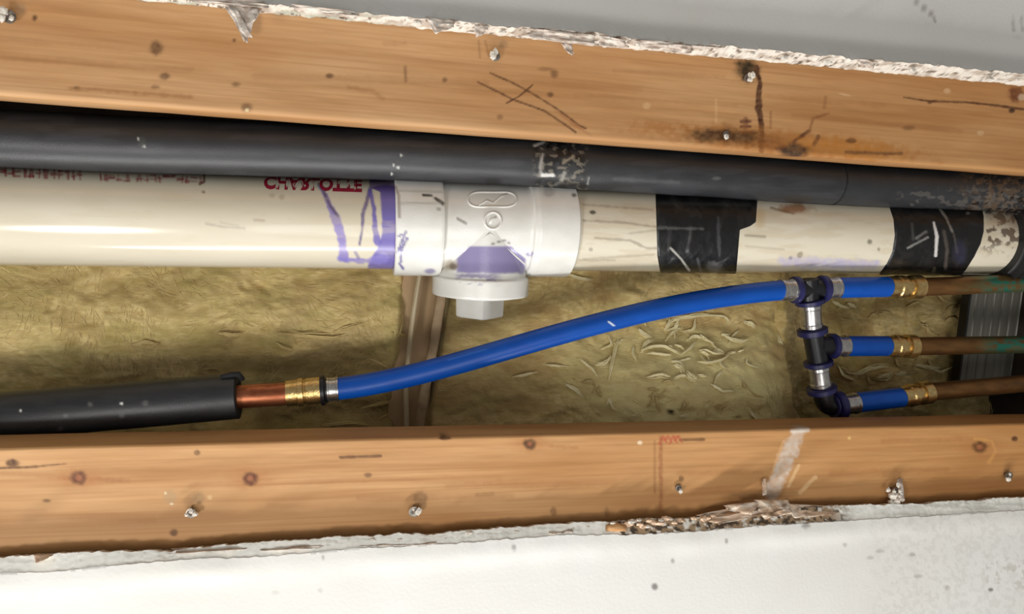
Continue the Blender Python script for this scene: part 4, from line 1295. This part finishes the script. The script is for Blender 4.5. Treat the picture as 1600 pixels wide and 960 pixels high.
# facing strips on either side of the seam between the batts
def strip(pts, wpx, Y, label, m='kraft'):
    P = np.array([at(x, y, Y) for x, y in pts]); n = 40
    t = np.linspace(0, len(P) - 1, n); P = np.stack([np.interp(t, np.arange(len(P)), P[:, i]) for i in range(3)], 1)
    hw = wpx * 6.2e-4 * .5
    rows = []
    prof = [(-1, .006), (-1, 0), (-.8, -.0012), (-.3, -.0005), (.3, -.0011), (.8, -.0003), (1, .001), (1, .006)]
    for a, dy in prof:
        rows.append(P + np.array([a * hw, 0, 0]) + np.array([0, dy, 0]) + np.stack([.0006 * (fbm(t * 5, np.zeros(n), 5) - .5), .001 * (fbm(t * 4, np.zeros(n), 7) - .5), np.zeros(n)], 1))
    o = mesh('facing_strip', np.concatenate(rows), gridfaces(len(prof), n), M[m])
    fix_normals(o); sharp(o, 30)
    return tag(o, label, 'strip', 'seam strips')


M['fold'] = mat('fold_paper', (190, 160, 120), (168, 138, 100), scale=(60, 60, 10), rough=0.7, mark=False)
M['strip_light'] = mat('strip_light', (206, 190, 158), (180, 162, 128), scale=(60, 60, 20), rough=0.5, mark=False)
strip([(670, 300), (657, 425), (648, 480), (640, 540), (634, 600), (636, 680)], 9, .128, 'narrow pale strip edging the seam on the left, above the blue tube', 'strip_light')
strip([(680, 300), (664, 425), (656, 480), (648, 540), (641, 600), (636, 690)], 74, .150, 'brown paper fold filling the seam between the two pale strips', 'fold')
strip([(712, 300), (694, 440), (688, 480), (678, 540), (664, 610), (652, 690)], 17, .124, 'wider grey beige strip edging the seam on the right, crossing behind the blue tube', 'kraft')

# ------------------------------------------------------------------ metal panel at the far right, dark blocking beside it
A = at(1517, 430, .135); B = at(1600, 620, .135)
xa = A[0]; xb = at(1592, 500, .135)[0]; za = at(1517, 380, .135)[2]; zb = at(1517, 606, .135)[2]
pan = empty('metal_channel', ((xa + xb) / 2, .135, zb), 'grey galvanised upright channel behind the copper pipes at far right', 'channel')
prof = []
nx = 6
for k in range(nx):
    x0 = xa + (xb - xa) * k / nx; dx = (xb - xa) / nx
    prof += [(x0, .135), (x0 + dx * .62, .135), (x0 + dx * .68, .1362), (x0 + dx * .94, .1362)]
prof.append((xb, .135)); prof.append((xb, .15)); prof.insert(0, (xa, .142))
Vp = [(x, y, z) for z in (za, zb) for x, y in prof]
o = mesh('ribbed_web', Vp, gridfaces(2, len(prof)), M['galv'], pan, smooth=False); fix_normals(o)
o = mesh('side_lip', [(xa - .003, .13, za), (xa, .13, za), (xa, .142, za), (xa - .003, .142, za), (xa - .003, .13, zb), (xa, .13, zb), (xa, .142, zb), (xa - .003, .142, zb)],
         [[0, 1, 2, 3], [4, 5, 6, 7], [0, 1, 5, 4], [1, 2, 6, 5], [2, 3, 7, 6], [3, 0, 4, 7]], M['dark'], pan, smooth=False); fix_normals(o)
xc = xb + .004
bk = [(xc, .10, za), (XR + .15, .10, za), (XR + .15, .205, za), (xc, .205, za), (xc, .10, zb), (XR + .15, .10, zb), (XR + .15, .205, zb), (xc, .205, zb)]
bm = bmesh.new()
vs = [bm.verts.new(v) for v in bk]
for f in ([0, 1, 2, 3], [4, 5, 6, 7], [0, 1, 5, 4], [1, 2, 6, 5], [2, 3, 7, 6], [3, 0, 4, 7]): bm.faces.new([vs[i] for i in f])
bmesh.ops.recalc_face_normals(bm, faces=bm.faces)
bmesh.ops.bevel(bm, geom=bm.edges[:], offset=.003, segments=2, affect='EDGES')
bm.verts.index_update()
V = np.array([v.co[:] for v in bm.verts]); Fc = [[v.index for v in f.verts] for f in bm.faces]; bm.free()
o = mesh('blocking', V, Fc, M['back'], None, smooth=False)
tag(o, 'dark wooden blocking at the right edge behind the copper pipe ends', 'blocking')


# ------------------------------------------------------------------ torn paper, crumbs on the cut edges
def flap(parent, quad, Y0_, Y1_, name='torn_paper', m='paper_white', seed=0, n=14, curl=.004, kind=None, ragg=.12):
    """crumpled sheet; quad: photograph corners, top-left, top-right, bottom-right, bottom-left; top at depth Y0_, bottom at Y1_"""
    q = np.array(quad, float)
    uu, vv = np.meshgrid(np.linspace(0, 1, n), np.linspace(0, 1, n), indexing='ij')
    u = uu.ravel(); v = vv.ravel()
    rg = 1 - ragg * 2 * fbm(u * 4, np.zeros_like(u), seed, 3) * v
    vr = v * rg
    XY = ((1 - u)[:, None] * (1 - vr)[:, None] * q[0] + u[:, None] * (1 - vr)[:, None] * q[1] + u[:, None] * vr[:, None] * q[2] + (1 - u)[:, None] * vr[:, None] * q[3])
    XY += (1 - np.abs(2 * v - 1))[:, None] * 0
    XY[:, 0] += (fbm(v * 4, u * 1.5, seed + 1, 3) - .5) * np.ptp(q[:, 0]) * .18
    Yv = Y0_ + (Y1_ - Y0_) * v - curl * (fbm(u * 3.2, v * 3.2, seed + 2, 3) - .5) * 2 - curl * .5 * np.abs(fbm(u * 6, v * 6, seed + 3, 2) - .5)
    V = np.array([at(a[0], a[1], y) for a, y in zip(XY, Yv)])
    f1 = gridfaces(n, n).tolist(); N = len(V)
    V2 = V + np.array([0, .0009, 0])
    f2 = [[i + N for i in f[::-1]] for f in f1]
    rim = [i * n for i in range(n)] + [(n - 1) * n + j for j in range(1, n)] + [i * n + n - 1 for i in range(n - 2, -1, -1)] + [j for j in range(n - 2, 0, -1)]
    f3 = [[rim[k], rim[(k + 1) % len(rim)], rim[(k + 1) % len(rim)] + N, rim[k] + N] for k in range(len(rim))]
    mk = Marks(np.concatenate([V, V2]))
    mk.field(.6 * sstep(.5, .62, fbm(mk.P[:, 0] / 9, mk.P[:, 1] / 9, seed + 4)), (236, 228, 216))
    mk.field(.5 * sstep(.54, .66, fbm(mk.P[:, 0] / 7, mk.P[:, 1] / 7, seed + 5)), (132, 104, 80))
    o = mesh(name, np.concatenate([V, V2]), f1 + f2 + f3, M[m], parent, marks=mk)
    fix_normals(o)
    return o


# the setting's own mesh is the parent of what is still glued to it
def up_flap(*a, **k): return flap(wu, *a, **k)


up_flap([(350, 2), (406, 6), (403, 26), (388, 72)], -0.029, -0.035, seed=1, curl=.006)
up_flap([(352, 10), (372, 14), (395, 60), (390, 73)], -0.033, -0.039, seed=2, curl=.003, n=10)
up_flap([(300, -8), (420, 2), (425, 14), (300, 4)], -0.031, -0.031, seed=3, curl=.005)
up_flap([(664, 26), (712, 32), (706, 46), (684, 56)], -0.031, -0.035, seed=4, curl=.005)
up_flap([(742, 38), (765, 40), (756, 54), (744, 62)], -0.031, -0.031, seed=5, n=10)
up_flap([(826, 44), (930, 54), (928, 74), (830, 62)], -0.030, -0.028, seed=6, curl=.004)
up_flap([(876, 66), (894, 68), (898, 88), (890, 86)], -0.021, -0.023, seed=7, n=10)
up_flap([(935, 54), (975, 62), (985, 76), (938, 74)], -0.032, -0.029, seed=8)
up_flap([(1046, 68), (1082, 72), (1080, 84), (1050, 84)], -0.031, -0.027, seed=9, n=10)
up_flap([(1340, 92), (1366, 94), (1366, 108), (1342, 106)], -0.031, -0.028, seed=10, n=10)
up_flap([(460, 6), (560, 18), (555, 30), (462, 20)], -0.030, -0.027, seed=11, curl=.003)
up_flap([(980, 62), (1010, 62), (1150, 78), (1020, 76)], -0.031, -0.028, seed=12, curl=.003)


def lo_flap(*a, **k): return flap(wl, *a, **k)


lo_flap([(1085, 806), (1190, 784), (1232, 800), (1130, 822)], -.010, -.021, m='paper', seed=21, curl=.006)
lo_flap([(1130, 790), (1185, 785), (1175, 808), (1140, 800)], -.016, -.020, m='paper', seed=22, curl=.005, n=10)
lo_flap([(1180, 782), (1232, 782), (1238, 806), (1196, 816)], -.014, -.024, m='paper', seed=23, curl=.008)
lo_flap([(1232, 788), (1320, 792), (1300, 806), (1240, 812)], -.010, -.019, m='paper', seed=24, curl=.002)
lo_flap([(1191, 750), (1197, 748), (1200, 776), (1192, 778)], -.004, -.012, m='paper', seed=25, n=8, curl=.002)
lo_flap([(270, 858), (400, 848), (384, 860), (280, 866)], -.008, -.018, m='paper_white', seed=26, curl=.002)
lo_flap([(400, 853), (520, 845), (500, 858), (410, 862)], -.008, -.019, m='paper_white', seed=27, curl=.003)
lo_flap([(550, 842), (690, 834), (680, 852), (560, 856)], -.008, -.019, m='paper_white', seed=28, curl=.002)
lo_flap([(860, 826), (898, 820), (896, 834), (856, 836)], -.010, -.020, m='paper_white', seed=29, curl=.003, n=10)
lo_flap([(53, 868), (84, 868), (72, 874), (56, 882)], -.014, -.021, m='paper', seed=30, n=8, curl=.001)
lo_flap([(1402, 750), (1410, 748), (1414, 788), (1404, 786)], -.003, -.014, m='paper_white', seed=31, curl=.003, n=8)
for k, (x, y, sz) in enumerate(((1394, 776, .0048), (1388, 766, .003), (1400, 784, .0052), (1392, 787, .0042), (1404, 758, .003), (1410, 781, .003))):
    mesh('plaster_crumb', *chunk(at(x, y, -.009), (sz, sz * .9, sz * 1.1), 600 + k, 3), M['gypsum'], wl, smooth=False)
# loose bits wedged along the lower cut
r_ = np.random.default_rng(8)
for k in range(26):
    px = r_.uniform(955, 1130); py = np.interp(px, [950, 1180], [822, 806]) + r_.uniform(-6, 6)
    s = r_.uniform(.0018, .0042)
    mesh('plaster_crumb', *chunk(at(px, py, -.013 - r_.uniform(0, .006)), (s * 1.5, s, s * .8), 200 + k), M['paper'] if k % 3 else M['gypsum'], wl, smooth=False)
mesh('wood_chip', *chunk(at(962, 826, -.017), (.0125, .004, .0055), 300), M['chip'], wl)
for k in range(22):
    px = r_.uniform(640, 1600); py = np.interp(px, [640, 1600], [34, 125]) + r_.uniform(-4, 4)
    s = r_.uniform(.0014, .0034)
    mesh('plaster_crumb', *chunk(at(px, py, -.027), (s * 1.6, s, s * .8), 400 + k), M['gypsum'], wu, smooth=False)
for k in range(16):
    px = r_.uniform(560, 940); py = np.interp(px, [560, 940], [848, 822]) + r_.uniform(-5, 5)
    s = r_.uniform(.0012, .003)
    mesh('plaster_crumb', *chunk(at(px, py, -.014), (s * 1.6, s, s * .8), 500 + k), M['gypsum'], wl, smooth=False)
